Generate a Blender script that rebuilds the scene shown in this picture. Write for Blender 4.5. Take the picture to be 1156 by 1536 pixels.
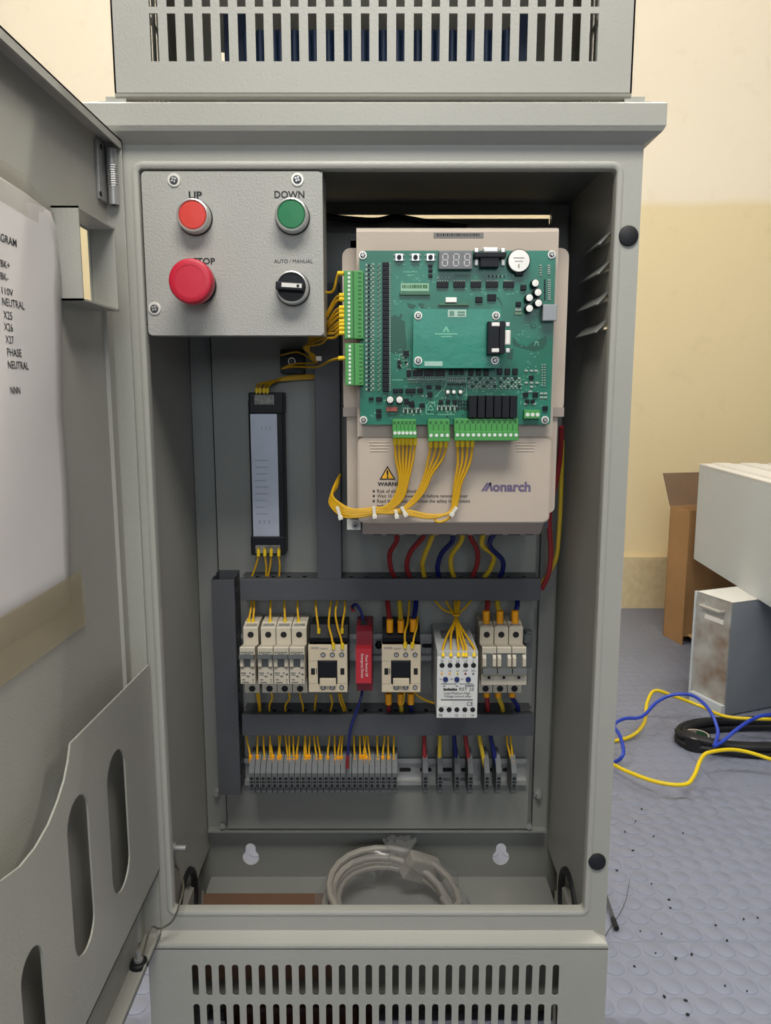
import bpy, bmesh, math, random
from mathutils import Vector, Matrix
from mathutils.geometry import tessellate_polygon
random.seed(7)
for o in list(bpy.data.objects): bpy.data.objects.remove(o)
scene = bpy.context.scene
COL = scene.collection
PI = math.pi

# ------------------------------------------------------------------ camera
F = 1150.0                      # focal length in pixels of the 1156 x 1536 frame
TH = math.radians(8.9)          # camera looks down a little
CAM = Vector((0.0, -0.725, 0.85))
cd = bpy.data.cameras.new('camera'); co = bpy.data.objects.new('camera', cd); COL.objects.link(co)
cd.sensor_fit = 'VERTICAL'; cd.sensor_height = 24.0; cd.lens = F * 24.0 / 1536.0
cd.clip_start = 0.02; cd.clip_end = 50
co.location = CAM; co.rotation_euler = (PI/2 - TH, 0, 0)
scene.camera = co

# ------------------------------------------------------------------ world, lights, exposure
scene.view_settings.view_transform = 'Standard'; scene.view_settings.look = 'None'
scene.view_settings.gamma = 1.0; scene.view_settings.use_curve_mapping = False
scene.view_settings.exposure = 0.0
w = bpy.data.worlds.new('world'); scene.world = w; w.use_nodes = True
w.node_tree.nodes['Background'].inputs[0].default_value = (0.55, 0.65, 0.9, 1)
w.node_tree.nodes['Background'].inputs[1].default_value = 0.05
def area(name, loc, size, energy, color, rot=(0,0,0)):
    l = bpy.data.lights.new(name, 'AREA'); l.shape = 'RECTANGLE'; l.size, l.size_y = size
    l.energy = energy; l.color = color
    o = bpy.data.objects.new(name, l); COL.objects.link(o); o.location = loc; o.rotation_euler = rot
    return o
CEIL = 2.55
PANEL = ((0.05, -0.82, 2.06), (0.9, 0.5))            # flat lamp hung above the space in front of the cabinet
area('panel_lamp_light', PANEL[0], PANEL[1], 28, (1.0, 0.965, 0.90))
TUBES = [((-1.0, 0.40, CEIL-0.11), 98.0), ((1.15, 0.40, CEIL-0.11), 76.0)]   # bare fluorescent tubes, radiant watts
area('window_daylight', (0.2, -4.1, 1.78), (2.0, 1.2), 38, (0.84, 0.92, 1.0), (PI/2, 0, 0))

# ------------------------------------------------------------------ pixel -> place on a known plane
_f = Vector((0, math.cos(TH), -math.sin(TH))); _u = Vector((0, math.sin(TH), math.cos(TH))); _r = Vector((1, 0, 0))
def ray(px, py): return _r*((px-578)/F) + _f - _u*((py-768)/F)
def at(px, py, yd):
    d = ray(px, py); return CAM + d*(yd/d.y)
def atx(px, py, X):
    d = ray(px, py); return CAM + d*((X-CAM.x)/d.x)
def atz(px, py, z):
    d = ray(px, py); return CAM + d*((z-CAM.z)/d.z)
def zf(py, yd): return at(578, py, yd).z
def xf(px, py, yd): return at(px, py, yd).x
def YD(yd): return yd - 0.725

# ------------------------------------------------------------------ materials
def lin(c): return tuple(((v/255)/12.92 if v/255 <= 0.04045 else ((v/255+0.055)/1.055)**2.4) for v in c)
MATS = {}
def mat(name, col, rough=0.5, metal=0.0, noise=0.0, nscale=20.0, bump=0.0, bscale=400.0, col2=None, spec=0.5, trans=0.0, alpha=1.0, coat=0.0):
    if name in MATS: return MATS[name]
    m = bpy.data.materials.new(name); m.use_nodes = True
    nt = m.node_tree; b = nt.nodes['Principled BSDF']
    c = lin(col); b.inputs['Base Color'].default_value = (*c, 1)
    b.inputs['Roughness'].default_value = rough; b.inputs['Metallic'].default_value = metal
    b.inputs['Specular IOR Level'].default_value = spec
    b.inputs['Transmission Weight'].default_value = trans; b.inputs['Alpha'].default_value = alpha
    b.inputs['Coat Weight'].default_value = coat
    tc = nt.nodes.new('ShaderNodeTexCoord')
    if noise > 0 or col2:
        n = nt.nodes.new('ShaderNodeTexNoise'); n.inputs['Scale'].default_value = nscale; n.inputs['Detail'].default_value = 5
        nt.links.new(tc.outputs['Object'], n.inputs['Vector'])
        r = nt.nodes.new('ShaderNodeValToRGB')
        c2 = lin(col2) if col2 else tuple(v*(1-noise) for v in c)
        c1 = c if col2 else tuple(min(1, v*(1+noise)) for v in c)
        r.color_ramp.elements[0].position = 0.35; r.color_ramp.elements[1].position = 0.65
        r.color_ramp.elements[0].color = (*c2, 1); r.color_ramp.elements[1].color = (*c1, 1)
        nt.links.new(n.outputs['Fac'], r.inputs['Fac']); nt.links.new(r.outputs['Color'], b.inputs['Base Color'])
    if bump > 0:
        n2 = nt.nodes.new('ShaderNodeTexNoise'); n2.inputs['Scale'].default_value = bscale; n2.inputs['Detail'].default_value = 2
        nt.links.new(tc.outputs['Object'], n2.inputs['Vector'])
        bp = nt.nodes.new('ShaderNodeBump'); bp.inputs['Strength'].default_value = bump; bp.inputs['Distance'].default_value = 0.001
        nt.links.new(n2.outputs['Fac'], bp.inputs['Height']); nt.links.new(bp.outputs['Normal'], b.inputs['Normal'])
    MATS[name] = m; return m
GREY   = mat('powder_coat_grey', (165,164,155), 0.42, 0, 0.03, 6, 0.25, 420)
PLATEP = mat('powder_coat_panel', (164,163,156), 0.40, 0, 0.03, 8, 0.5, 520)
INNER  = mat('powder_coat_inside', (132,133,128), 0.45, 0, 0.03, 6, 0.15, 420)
DUCT   = mat('duct_plastic', (70,71,75), 0.5, 0, 0.05, 30)
BLACK  = mat('black_plastic', (15,16,22), 0.45, spec=0.3)
RUBBER = mat('black_rubber', (17,18,22), 0.6)
BEIGE  = mat('drive_beige', (186,172,157), 0.5, 0, 0.03, 10, 0.1, 900)
BEIGE2 = mat('drive_beige_band', (160,147,138), 0.5)
DGREY  = mat('dark_heatsink', (70,70,74), 0.5)
PCB    = mat('pcb_green', (30,118,96), 0.4, 0, 0, 16, 0.25, 60, col2=(8,96,74), coat=0.1)
PCB2   = mat('pcb_green_card', (28,128,106), 0.35, 0, 0.08, 30, 0.3, 120, coat=0.1)
GREEN  = mat('terminal_green', (70,146,72), 0.45)
GREEN2 = mat('terminal_green_dark', (40,96,46), 0.5)
SILVER = mat('bright_metal', (206,205,200), 0.32, 0.55)
STEEL  = mat('zinc_steel', (168,168,166), 0.4, 0.45, 0.06, 60)
WHITE  = mat('white_plastic', (220,218,210), 0.5)
PINW   = mat('solder_white', (215,220,212), 0.4)
MCBM   = mat('breaker_plastic', (190,181,163), 0.5, 0, 0.02, 30)
CREAM  = mat('contactor_cream', (200,186,160), 0.5, 0, 0.02, 30)
RELW   = mat('relay_grey_white', (206,206,202), 0.5)
RELS   = mat('relay_side', (170,172,172), 0.5)
TOGGLE = mat('toggle_grey', (94,98,97), 0.5)
REDD   = mat('device_red', (176,36,48), 0.45)
REDD2  = mat('device_red_dark', (120,26,40), 0.5)
YEL    = mat('wire_yellow', (205,158,22), 0.45)
YELF   = mat('ferrule_yellow', (226,192,30), 0.5)
LUG    = mat('lug_orange_yellow', (238,160,14), 0.5)
YELP   = mat('power_wire_yellow', (196,166,44), 0.45)
REDW   = mat('power_wire_red', (138,38,42), 0.45)
BLUEW  = mat('power_wire_blue', (16,27,94), 0.42)
TERM   = mat('terminal_grey', (92,95,96), 0.5)
DARK   = mat('hole_dark', (14,14,16), 0.7)
ALU    = mat('aluminium_label', (178,184,196), 0.4, 0.25, 0.05, 40)
PRINT  = mat('black_print', (34,34,36), 0.6)
PURPLE = mat('logo_purple', (104,92,122), 0.6)
TIE    = mat('nylon_tie', (214,210,196), 0.4)
CARD   = mat('cardboard', (168,128,84), 0.8, 0, 0.05, 12, 0.2, 150)
CARDD  = mat('cardboard_inside', (120,96,74), 0.85, 0, 0.05, 12)
RESIS  = mat('resistor_blue', (30,52,84), 0.5)
TAPEM  = mat('brown_tape', (190,176,142), 0.35, 0, 0.05, 30, alpha=0.34)
CAPW   = mat('capacitor_top', (226,222,212), 0.35, 0.3)

def wall_mat():
    m = bpy.data.materials.new('painted_wall'); m.use_nodes = True; nt = m.node_tree; b = nt.nodes['Principled BSDF']
    b.inputs['Roughness'].default_value = 0.6
    tc = nt.nodes.new('ShaderNodeTexCoord'); sx = nt.nodes.new('ShaderNodeSeparateXYZ')
    nt.links.new(tc.outputs['Object'], sx.inputs[0])
    n = nt.nodes.new('ShaderNodeTexNoise'); n.inputs['Scale'].default_value = 3.0; n.inputs['Detail'].default_value = 6
    nt.links.new(tc.outputs['Object'], n.inputs['Vector'])
    ma = nt.nodes.new('ShaderNodeMath'); ma.operation = 'MULTIPLY_ADD'; ma.inputs[1].default_value = 0.04
    nt.links.new(n.outputs['Fac'], ma.inputs[0]); nt.links.new(sx.outputs['Z'], ma.inputs[2])
    r = nt.nodes.new('ShaderNodeValToRGB'); r.color_ramp.elements[0].position = 0.5; r.color_ramp.elements[1].position = 0.515
    r.color_ramp.elements[0].color = (*lin((226,208,164)), 1); r.color_ramp.elements[1].color = (*lin((234,222,198)), 1)
    mr = nt.nodes.new('ShaderNodeMapRange'); mr.inputs['From Min'].default_value = 0.546; mr.inputs['From Max'].default_value = 2.546
    nt.links.new(ma.outputs[0], mr.inputs['Value']); nt.links.new(mr.outputs['Result'], r.inputs['Fac'])
    n2 = nt.nodes.new('ShaderNodeTexNoise'); n2.inputs['Scale'].default_value = 14; n2.inputs['Detail'].default_value = 8
    nt.links.new(tc.outputs['Object'], n2.inputs['Vector'])
    r2 = nt.nodes.new('ShaderNodeValToRGB'); r2.color_ramp.elements[0].position = 0.22; r2.color_ramp.elements[1].position = 0.4
    r2.color_ramp.elements[0].color = (0.9,0.88,0.84,1); r2.color_ramp.elements[1].color = (1,1,1,1)
    nt.links.new(n2.outputs['Fac'], r2.inputs['Fac'])
    mx = nt.nodes.new('ShaderNodeMix'); mx.data_type = 'RGBA'; mx.blend_type = 'MULTIPLY'; mx.inputs['Factor'].default_value = 0.6
    nt.links.new(r.outputs['Color'], mx.inputs['A']); nt.links.new(r2.outputs['Color'], mx.inputs['B'])
    nt.links.new(mx.outputs['Result'], b.inputs['Base Color'])
    return m
WALLM  = wall_mat()
SIDEW  = mat('painted_side_wall', (120,118,114), 0.6, 0, 0.02, 3)
SKIRT  = mat('skirting_plaster', (230,212,168), 0.7, 0, 0, 40, 0.4, 60, col2=(220,202,158))
CEILM  = mat('ceiling_white', (150,148,146), 0.8, 0, 0.02, 3)
FLOORM = mat('rubber_floor', (124,129,146), 0.42, 0, 0.05, 5, 0.1, 200)
RUST   = mat('rusty_steel', (178,180,176), 0.5, 0, 0, 13, 0.2, 60, col2=(132,112,96))
ENCL   = mat('enclosure_grey', (128,134,140), 0.5, 0, 0.06, 7)
WBOX   = mat('light_grey_sheet', (200,207,211), 0.45, 0, 0.02, 4)
WTOP   = mat('white_sheet', (232,230,224), 0.5)
PAPER  = mat('paper_white', (216,212,209), 0.7, 0, 0.02, 10)

# ------------------------------------------------------------------ mesh helpers
class MB:
    def __init__(s): s.v = []; s.f = []; s.sm = []
    def add(s, vs, fs, smooth=False):
        o = len(s.v); s.v += [tuple(v) for v in vs]
        s.f += [tuple(i+o for i in f) for f in fs]; s.sm += [smooth]*len(fs); return s
    def box(s, x0, x1, y0, y1, z0, z1, bev=0.0):
        if x0 > x1: x0, x1 = x1, x0
        if y0 > y1: y0, y1 = y1, y0
        if z0 > z1: z0, z1 = z1, z0
        if bev <= 0:
            vs = [(x,y,z) for z in (z0,z1) for y in (y0,y1) for x in (x0,x1)]
            return s.add(vs, [(0,2,3,1),(4,5,7,6),(0,1,5,4),(2,6,7,3),(0,4,6,2),(1,3,7,5)])
        bm = bmesh.new(); bmesh.ops.create_cube(bm, size=1.0)
        for v in bm.verts: v.co = Vector(((x0+x1)/2+v.co.x*(x1-x0), (y0+y1)/2+v.co.y*(y1-y0), (z0+z1)/2+v.co.z*(z1-z0)))
        bev = min(bev, 0.45*min(x1-x0, y1-y0, z1-z0))
        bmesh.ops.bevel(bm, geom=list(bm.edges), offset=bev, segments=2, profile=0.6, affect='EDGES')
        return s.bm(bm)
    def bm(s, bm, M=None):
        bm.verts.index_update()
        s.add([(M @ v.co) if M else v.co.copy() for v in bm.verts], [[v.index for v in f.verts] for f in bm.faces]); bm.free(); return s
    def lathe(s, prof, c, axis='Y', seg=24, smooth=True, ring=False):
        if ring: prof = list(prof)+[prof[0]]
        # prof: list of (radius, along axis)
        vs = []; fs = []
        c = Vector(c)
        for (r, h) in prof:
            for k in range(seg):
                a = 2*PI*k/seg; p, q = r*math.cos(a), r*math.sin(a)
                vs.append(c + (Vector((p, h, q)) if axis == 'Y' else Vector((p, q, h)) if axis == 'Z' else Vector((h, p, q))))
        n = len(prof)
        for i in range(n-1):
            for k in range(seg):
                a, b = i*seg+k, i*seg+(k+1) % seg
                fs.append((a, b, b+seg, a+seg))
        s.add(vs, fs, smooth)
        if ring: return s
        if prof[0][0] > 1e-6: s.add(vs[:seg], [tuple(range(seg))])
        if prof[-1][0] > 1e-6: s.add(vs[-seg:], [tuple(reversed(range(seg)))])
        return s
    def cyl(s, c, r, h0, h1, axis='Y', seg=20): return s.lathe([(r, h0), (r, h1)], c, axis, seg)
    def prism(s, poly, lo, hi, axis='X'):
        # poly in (y,z) for X, (x,z) for Y, (x,y) for Z
        def m(a, b, w): return (w,a,b) if axis == 'X' else (a,w,b) if axis == 'Y' else (a,b,w)
        return s.sheet(poly, [], m, lo, hi)
    def sheet(s, outer, holes, mp, lo, hi):
        loops = [[Vector((p[0], p[1], 0)) for p in outer]] + [[Vector((p[0], p[1], 0)) for p in h] for h in holes]
        tris = tessellate_polygon(loops); flat = [p for l in loops for p in l]; n = len(flat)
        vs = [mp(p.x, p.y, lo) for p in flat] + [mp(p.x, p.y, hi) for p in flat]
        fs = [tuple(t) for t in tris] + [tuple(i+n for i in reversed(t)) for t in tris]
        o = 0
        for l in loops:
            k = len(l)
            for i in range(k):
                a, b = o+i, o+(i+1) % k
                fs.append((a, b, b+n, a+n))
            o += k
        return s.add(vs, fs)
    def tube(s, pts, r, seg=8, sub=6, closed=False, r2=None):
        P = [Vector(p) for p in pts]; S = []
        n = len(P)
        if n > 2 and sub > 1:
            for i in range(n if closed else n-1):
                p0 = P[(i-1) % n] if (closed or i > 0) else P[0]*2-P[1]
                p1 = P[i]; p2 = P[(i+1) % n]; p3 = P[(i+2) % n] if (closed or i+2 < n) else P[-1]*2-P[-2]
                for k in range(sub):
                    t = k/sub
                    S.append(0.5*((2*p1)+(p2-p0)*t+(2*p0-5*p1+4*p2-p3)*t*t+(3*p1-p0-3*p2+p3)*t**3))
            if not closed: S.append(P[-1])
        else: S = P
        m = len(S); T = []
        for i in range(m):
            a = S[(i-1) % m] if (closed or i > 0) else S[0]; b = S[(i+1) % m] if (closed or i < m-1) else S[-1]
            T.append((b-a).normalized())
        up = Vector((0,0,1)) if abs(T[0].z) < 0.9 else Vector((1,0,0))
        N = (up - T[0]*up.dot(T[0])).normalized(); vs = []; fs = []
        for i in range(m):
            N = (N - T[i]*N.dot(T[i])).normalized(); B = T[i].cross(N)
            rr = r if r2 is None else r+(r2-r)*i/(m-1)
            for k in range(seg):
                a = 2*PI*k/seg; vs.append(S[i]+N*(rr*math.cos(a))+B*(rr*math.sin(a)))
        for i in range(m if closed else m-1):
            for k in range(seg):
                a, b = i*seg+k, i*seg+(k+1) % seg; j = ((i+1) % m)*seg
                fs.append((a, b, j+(k+1) % seg, j+k))
        s.add(vs, fs, True)
        if not closed: s.add(vs[:seg], [tuple(reversed(range(seg)))]); s.add(vs[-seg:], [tuple(range(seg))])
        return s
    def mesh(s, name, m, off=None):
        me = bpy.data.meshes.new(name)
        vs = s.v if off is None else [(v[0]-off[0], v[1]-off[1], v[2]-off[2]) for v in s.v]
        me.from_pydata(vs, [], s.f); me.polygons.foreach_set('use_smooth', s.sm)
        me.materials.append(m); me.update()
        fin = any(s.sm)
        b = bmesh.new(); b.from_mesh(me); bmesh.ops.recalc_face_normals(b, faces=b.faces); b.to_mesh(me); b.free()
        if fin: me.set_sharp_from_angle(angle=math.radians(32))
        return me
def base_of(o):
    L = Vector((0,0,0))
    while o is not None: L = L + o.location; o = o.parent
    return L
def tag(o, label, cat, group=None):
    o['label'] = label; o['category'] = cat
    if group: o['group'] = group
    return o
def thing(name, label, cat, loc, group=None):
    o = bpy.data.objects.new(name, None); COL.objects.link(o); o.empty_display_size = 0.02
    o.location = loc; return tag(o, label, cat, group)
def part(name, mb, m, parent, label=None, stuff=False, world=True):
    me = mb.mesh(name, m, base_of(parent) if world else None)
    o = bpy.data.objects.new(name, me); COL.objects.link(o); o.parent = parent
    if label: o['label'] = label
    if stuff: o['kind'] = 'stuff'
    return o
def solo(name, mb, m, label, cat, loc, group=None):
    me = mb.mesh(name, m, loc); o = bpy.data.objects.new(name, me); COL.objects.link(o); o.location = loc
    return tag(o, label, cat, group)
def inst(name, me, parent, loc):           # a piece that shares its mesh; loc in world
    o = bpy.data.objects.new(name, me); COL.objects.link(o); o.parent = parent; o.location = Vector(loc)-base_of(parent); return o
def struct(name, mb, m):
    me = mb.mesh(name, m); o = bpy.data.objects.new(name, me); COL.objects.link(o); o['kind'] = 'structure'; return o
def copy_tree(o, parent=None):
    c = o.copy(); COL.objects.link(c); c.parent = parent
    for ch in list(o.children): copy_tree(ch, c)
    return c
def pbox(rect, yf, yb, bev=0.0, mb=None):
    """box whose front face shows at the given pixel rectangle on the plane yf, reaching back to yb (distances from the lens plane)"""
    x0, y0, x1, y1 = rect; ym = (y0+y1)/2
    mb = mb or MB()
    return mb.box(xf(x0, ym, yf), xf(x1, ym, yf), YD(yf), YD(yb), zf(y1, yf), zf(y0, yf), bev)
def rrect(x0, x1, z0, z1, r, n=5):
    out = []
    for (cx, cz, a0) in ((x1-r, z1-r, 0), (x0+r, z1-r, PI/2), (x0+r, z0+r, PI), (x1-r, z0+r, 1.5*PI)):
        for k in range(n+1):
            a = a0+PI/2*k/n; out.append((cx+r*math.cos(a), cz+r*math.sin(a)))
    return out
def circ(cx, cz, r, n=20): return [(cx+r*math.cos(2*PI*k/n), cz+r*math.sin(2*PI*k/n)) for k in range(n)]
def mpY(a, b, c): return (a, c, b)         # sheet in the xz plane, thickness along y
def mpX(a, b, c): return (c, a, b)         # sheet in the yz plane, thickness along x
_tc = {}
def text(body, size, org, ux, uy, m, parent, name='lettering', align='CENTER', bold=0.0, shear=0.0, width=None):
    key = (body, round(bold, 5), shear)
    if key not in _tc:
        cu = bpy.data.curves.new('txt', 'FONT'); cu.body = body; cu.size = 1.0; cu.align_x = 'CENTER'; cu.offset = bold; cu.shear = shear; cu.resolution_u = 3
        t = bpy.data.objects.new('txt', cu); me = t.to_mesh()
        _tc[key] = ([v.co.copy() for v in me.vertices], [tuple(p.vertices) for p in me.polygons])
        t.to_mesh_clear(); bpy.data.objects.remove(t); bpy.data.curves.remove(cu)
    V, Fc = _tc[key]
    if not V: return None
    xs = [v.x for v in V]; x0, x1 = min(xs), max(xs)
    sx = size if width is None else width/(x1-x0)
    ux = Vector(ux); uy = Vector(uy); org = Vector(org)
    sh = (x0+x1)/2 if align == 'CENTER' else x0 if align == 'LEFT' else x1
    mb = MB().add([org+ux*((v.x-sh)*sx)+uy*(v.y*size) for v in V], Fc)
    return part(name, mb, m, parent)
UX, UZ = (1,0,0), (0,0,1)
def ptext(body, cx, base, h, yd, m, parent, width=None, **k):
    """text whose capitals are h pixels tall with their feet at pixel row base on plane yd"""
    p = at(cx, base, yd); s = (zf(base-h, yd)-zf(base, yd))/0.69
    wd = None if width is None else xf(cx+width/2, base, yd)-xf(cx-width/2, base, yd)
    return text(body, s, (p.x, YD(yd), p.z), UX, UZ, m, parent, width=wd, **k)

# ================================================================== the room
YW = atz(940, 910, 0.0).y                 # back wall where it meets the floor
XL, XR, YF = -3.2, 3.5, -4.2
TP = 0.0363; TILE = TP*13
TH_T = 0.004
floor = struct('floor', MB().box(XL, XR, YF, YW+0.1, -0.06, -TH_T), FLOORM)
tile_me = MB().box(-TILE/2+0.0003, TILE/2-0.0003, -TILE/2+0.0003, TILE/2-0.0003, -TH_T, 0.0, 0.0004).mesh('floor_tile', FLOORM)
TX0 = 0.25; TY0 = YD(1.081)             # a tile joint seen beside the plinth
i0 = math.floor((XL-TX0)/TILE); j0 = math.floor((YF-TY0)/TILE)
for i in range(i0, math.ceil((XR-TX0)/TILE)):
    for j in range(j0, math.ceil((YW-TY0)/TILE)):
        x, y = TX0+(i+0.5)*TILE, TY0+(j+0.5)*TILE
        if x+TILE/2 > XR+0.3 or y+TILE/2 > YW+0.4: continue
        inst('floor_tile', tile_me, floor, (x, y, 0))
R_ST = 0.0160
def stud_prof(s=1.0): return [(R_ST, -0.0003), (R_ST*0.985, 0.0007), (R_ST*0.95, 0.0010), (0.0, 0.00102)]
stud_me = MB().lathe(stud_prof(), (0,0,0), 'Z', 18).mesh('floor_stud', FLOORM)
pts = []
for i in range(-62, 62):
    for j in range(-42, 75):
        x = TX0+(i+0.5)*TP; y = TY0+(j+0.5)*TP
        if not (-1.7 < x < 2.3 and -1.1 < y < YW-0.03): continue
        v = Vector((x, y, 0))-CAM
        Z = v.dot(_f); seen = False; px = py = 0
        if Z > 0.05:
            px, py = 578+F*v.x/Z, 768-F*v.dot(_u)/Z
            seen = (895 < px < 1176 or -20 < px < 225) and 880 < py < 1560
        pts.append((Z if seen else Z+50, x, y))
pts.sort()
near = set((p[1], p[2]) for p in pts[:300])
rest = MB()
for p in pts:
    if (p[1], p[2]) in near: inst('floor_stud', stud_me, floor, (p[1], p[2], 0))
    else: rest.lathe([(R_ST, -0.0003), (R_ST*0.96, 0.0009), (0.0, 0.00092)], (p[1], p[2], 0), 'Z', 12 if p[0] < 50 else 9)
part('floor_stud_field', rest, FLOORM, floor, stuff=True)
struct('wall_back', MB().box(XL, XR, YW, YW+0.1, 0, CEIL), WALLM)
struct('wall_left', MB().box(XL-0.1, XL, YF, YW+0.1, 0, CEIL), SIDEW)
struct('wall_right', MB().box(XR, XR+0.1, YF, YW+0.1, 0, CEIL), SIDEW)
wf = [(-0.9,1.1), (1.3,1.1), (1.3,2.45), (-0.9,2.45)]
struct('wall_front', MB().sheet([(XL, 0), (XR, 0), (XR, CEIL), (XL, CEIL)], [wf], mpY, YF-0.1, YF), SIDEW)
struct('ceiling', MB().box(XL-0.1, XR+0.1, YF-0.1, YW+0.1, CEIL, CEIL+0.08), CEILM)
GLASS = mat('window_glass', (225,235,245), 0.05, 0, trans=1.0)
win = struct('window_1', MB().sheet(wf, [[(-0.84,1.16), (0.17,1.16), (0.17,2.39), (-0.84,2.39)], [(0.23,1.16), (1.24,1.16), (1.24,2.39), (0.23,2.39)]], mpY, YF-0.07, YF-0.02), WHITE)
for a, b in ((-0.84,0.17), (0.23,1.24)): part('pane', MB().box(a, b, YF-0.05, YF-0.044, 1.16, 2.39), GLASS, win)
zs = zf(834, YW+0.725)
sk = MB(); n = 60; tp = []
for k in range(n+1):
    x = XL+(XR-XL)*k/n; tp.append((x, zs+random.uniform(-0.002, 0.002)))
sk.sheet([(XL, 0), (XR, 0)]+tp[::-1], [], mpY, YW-0.022, YW)
struct('baseboard_back', sk, SKIRT)
def emit(name, col, st):
    m = bpy.data.materials.new(name); m.use_nodes = True; b = m.node_tree.nodes['Principled BSDF']
    b.inputs['Base Color'].default_value = (0.8, 0.8, 0.8, 1)
    b.inputs['Emission Color'].default_value = (*col, 1); b.inputs['Emission Strength'].default_value = st; return m
l, sz = PANEL
t = thing('panel_lamp', 'flat white panel lamp hung above the space in front of the cabinet', 'lamp', (l[0], l[1], l[2]))
part('housing', MB().box(l[0]-sz[0]/2-0.02, l[0]+sz[0]/2+0.02, l[1]-sz[1]/2-0.02, l[1]+sz[1]/2+0.02, l[2]+0.015, l[2]+0.06, 0.004), WHITE, t)
part('diffuser', MB().box(l[0]-sz[0]/2, l[0]+sz[0]/2, l[1]-sz[1]/2, l[1]+sz[1]/2, l[2]+0.005, l[2]+0.015), emit('panel_diffuser', (1, 0.96, 0.9), 2.0), t)
for a, b in ((-1,-1), (1,-1), (-1,1), (1,1)): part('hanging_wire', MB().cyl((l[0]+a*0.5, l[1]+b*0.2, 0), 0.0015, l[2]+0.06, CEIL, 'Z', 6), SILVER, t)
for k, (l, pw) in enumerate(TUBES):
    t = thing('tube_lamp', 'white batten with a bare fluorescent tube %s' % ('over the left of the cabinet', 'over the right of the cabinet')[k], 'lamp', (l[0], l[1], CEIL))
    part('batten', MB().box(l[0]-0.64, l[0]+0.64, l[1]-0.025, l[1]+0.025, l[2]+0.05, l[2]+0.11, 0.004), WHITE, t)
    for sx in (-1, 1): part('tube_holder', MB().box(l[0]+sx*0.605, l[0]+sx*0.63, l[1]-0.018, l[1]+0.018, l[2]-0.02, l[2]+0.05), WHITE, t)
    r = 0.014; part('tube', MB().cyl(l, r, -0.605, 0.605, 'X', 12), emit('tube_glow', (1.0, 0.95, 0.86), pw/(PI*2*PI*r*1.21)), t)

# ================================================================== control cabinet
XC = -0.009
XO0, XO1 = XC-0.239, XC+0.239              # outer faces
XI0, XI1 = XC-0.2205, XC+0.2205            # inner faces
OX0, OX1 = xf(219, 400, .735), xf(914, 400, .735)   # door opening
Z_CAPT = zf(152, .710); Z_CAPB = zf(195, .710); Z_FT = zf(216, .725)
Z_OT = zf(258, .735); Z_OB = zf(1357, .735)
Z_FB = zf(1396, .725); Z_BT = zf(1419, .712)
YB = YD(.925); ZFL = zf(1315, .925); ZCE = Z_OT+0.016
cab = thing('control_cabinet', 'tall grey steel lift control cabinet with its door swung open to the left', 'cabinet', (XC, 0.11, 0.0))
# front frame with its rounded lip round the opening
fr = MB().sheet([(XO0, Z_FB-0.01), (XO1, Z_FB-0.01), (XO1, Z_FT+0.01), (XO0, Z_FT+0.01)], [rrect(OX0-0.006, OX1+0.006, Z_OB-0.006, Z_OT+0.006, 0.010)], mpY, 0.0, 0.002)
part('front_frame', fr, GREY, cab)
lip = MB(); prof = [(0.0070, 0.0002), (0.0055, -0.0005), (0.0040, -0.0009), (0.0022, -0.0007), (0.0006, 0.0002), (0.0, 0.0014), (0.0, 0.010), (0.0015, 0.010), (0.0015, 0.003)]
NL = 6; ring = []
for (o, y) in prof:
    ring.append([(a, y, b) for a, b in rrect(OX0-o, OX1+o, Z_OB-o, Z_OT+o, 0.004+o, NL)])
k = len(ring[0])
lip.add([p for r_ in ring for p in r_], [(i*k+j, i*k+(j+1) % k, (i+1)*k+(j+1) % k, (i+1)*k+j) for i in range(len(ring)-1) for j in range(k)], True)
part('opening_lip', lip, GREY, cab)
# cap above the frame: front face, bevel below
def band(prof, x0, x1, ext):               # profile (y,z) swept over front and both sides
    mb = MB(); P = []
    for (y, z) in prof:
        P.append([(x0+y, 0.222-0.0, z), (x0+y, y, z), (x1-y, y, z), (x1-y, 0.222, z)])
    for i in range(len(P)-1):
        for j in range(3): mb.add([P[i][j], P[i][j+1], P[i+1][j+1], P[i+1][j]], [(0,1,2,3)])
    return mb
cp = band([(0.01, Z_CAPT+0.0005), (-0.0135, Z_CAPT), (-0.015, Z_CAPT-0.0015), (-0.015, Z_CAPB+0.004), (-0.0130, Z_CAPB), (-0.0015, Z_FT), (0.0005, Z_FT-0.001)], XO0+0.001, XO1-0.001, 0)
part('cap', cp, GREY, cab)
part('cap_top', MB().box(XO0-0.012, XO1+0.012, -0.012, 0.225, Z_CAPT-0.003, Z_CAPT+0.0004), GREY, cab)
# shell: sides, back, ceiling, floor
hole_y, hole_z, hole_r = YD(.805), 0.252, 0.046
zc = [zf(1318, .80)]
gl = atx(284, 1330, XI0); gr = atx(842, 1330, XI1)
HZ = 0.262; 
def side(x0, x1, louv):
    holes = [circ(YD(.803), HZ, 0.040, 24)]
    if louv: holes += [[(YD(.748), z0), (YD(.826), z0), (YD(.826), z0+0.007), (YD(.748), z0+0.007)] for z0 in LZ]
    return MB().sheet([(0.002, Z_FB-0.03), (YB+0.018, Z_FB-0.03), (YB+0.018, Z_FT+0.04), (0.002, Z_FT+0.04)], holes, mpX, x0, x1)
LZ = [atx(876, py, XI1).z-0.0035 for py in (383, 421, 461, 498)]
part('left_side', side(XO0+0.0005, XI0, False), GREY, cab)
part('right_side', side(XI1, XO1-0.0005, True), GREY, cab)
for z0 in LZ:
    part('louver', MB().prism([(XI1-0.001, z0+0.007), (XI1-0.011, z0-0.004), (XI1-0.012, z0-0.0032), (XI1-0.001, z0+0.0085)], YD(.748), YD(.826), 'Y'), INNER, cab)
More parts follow.
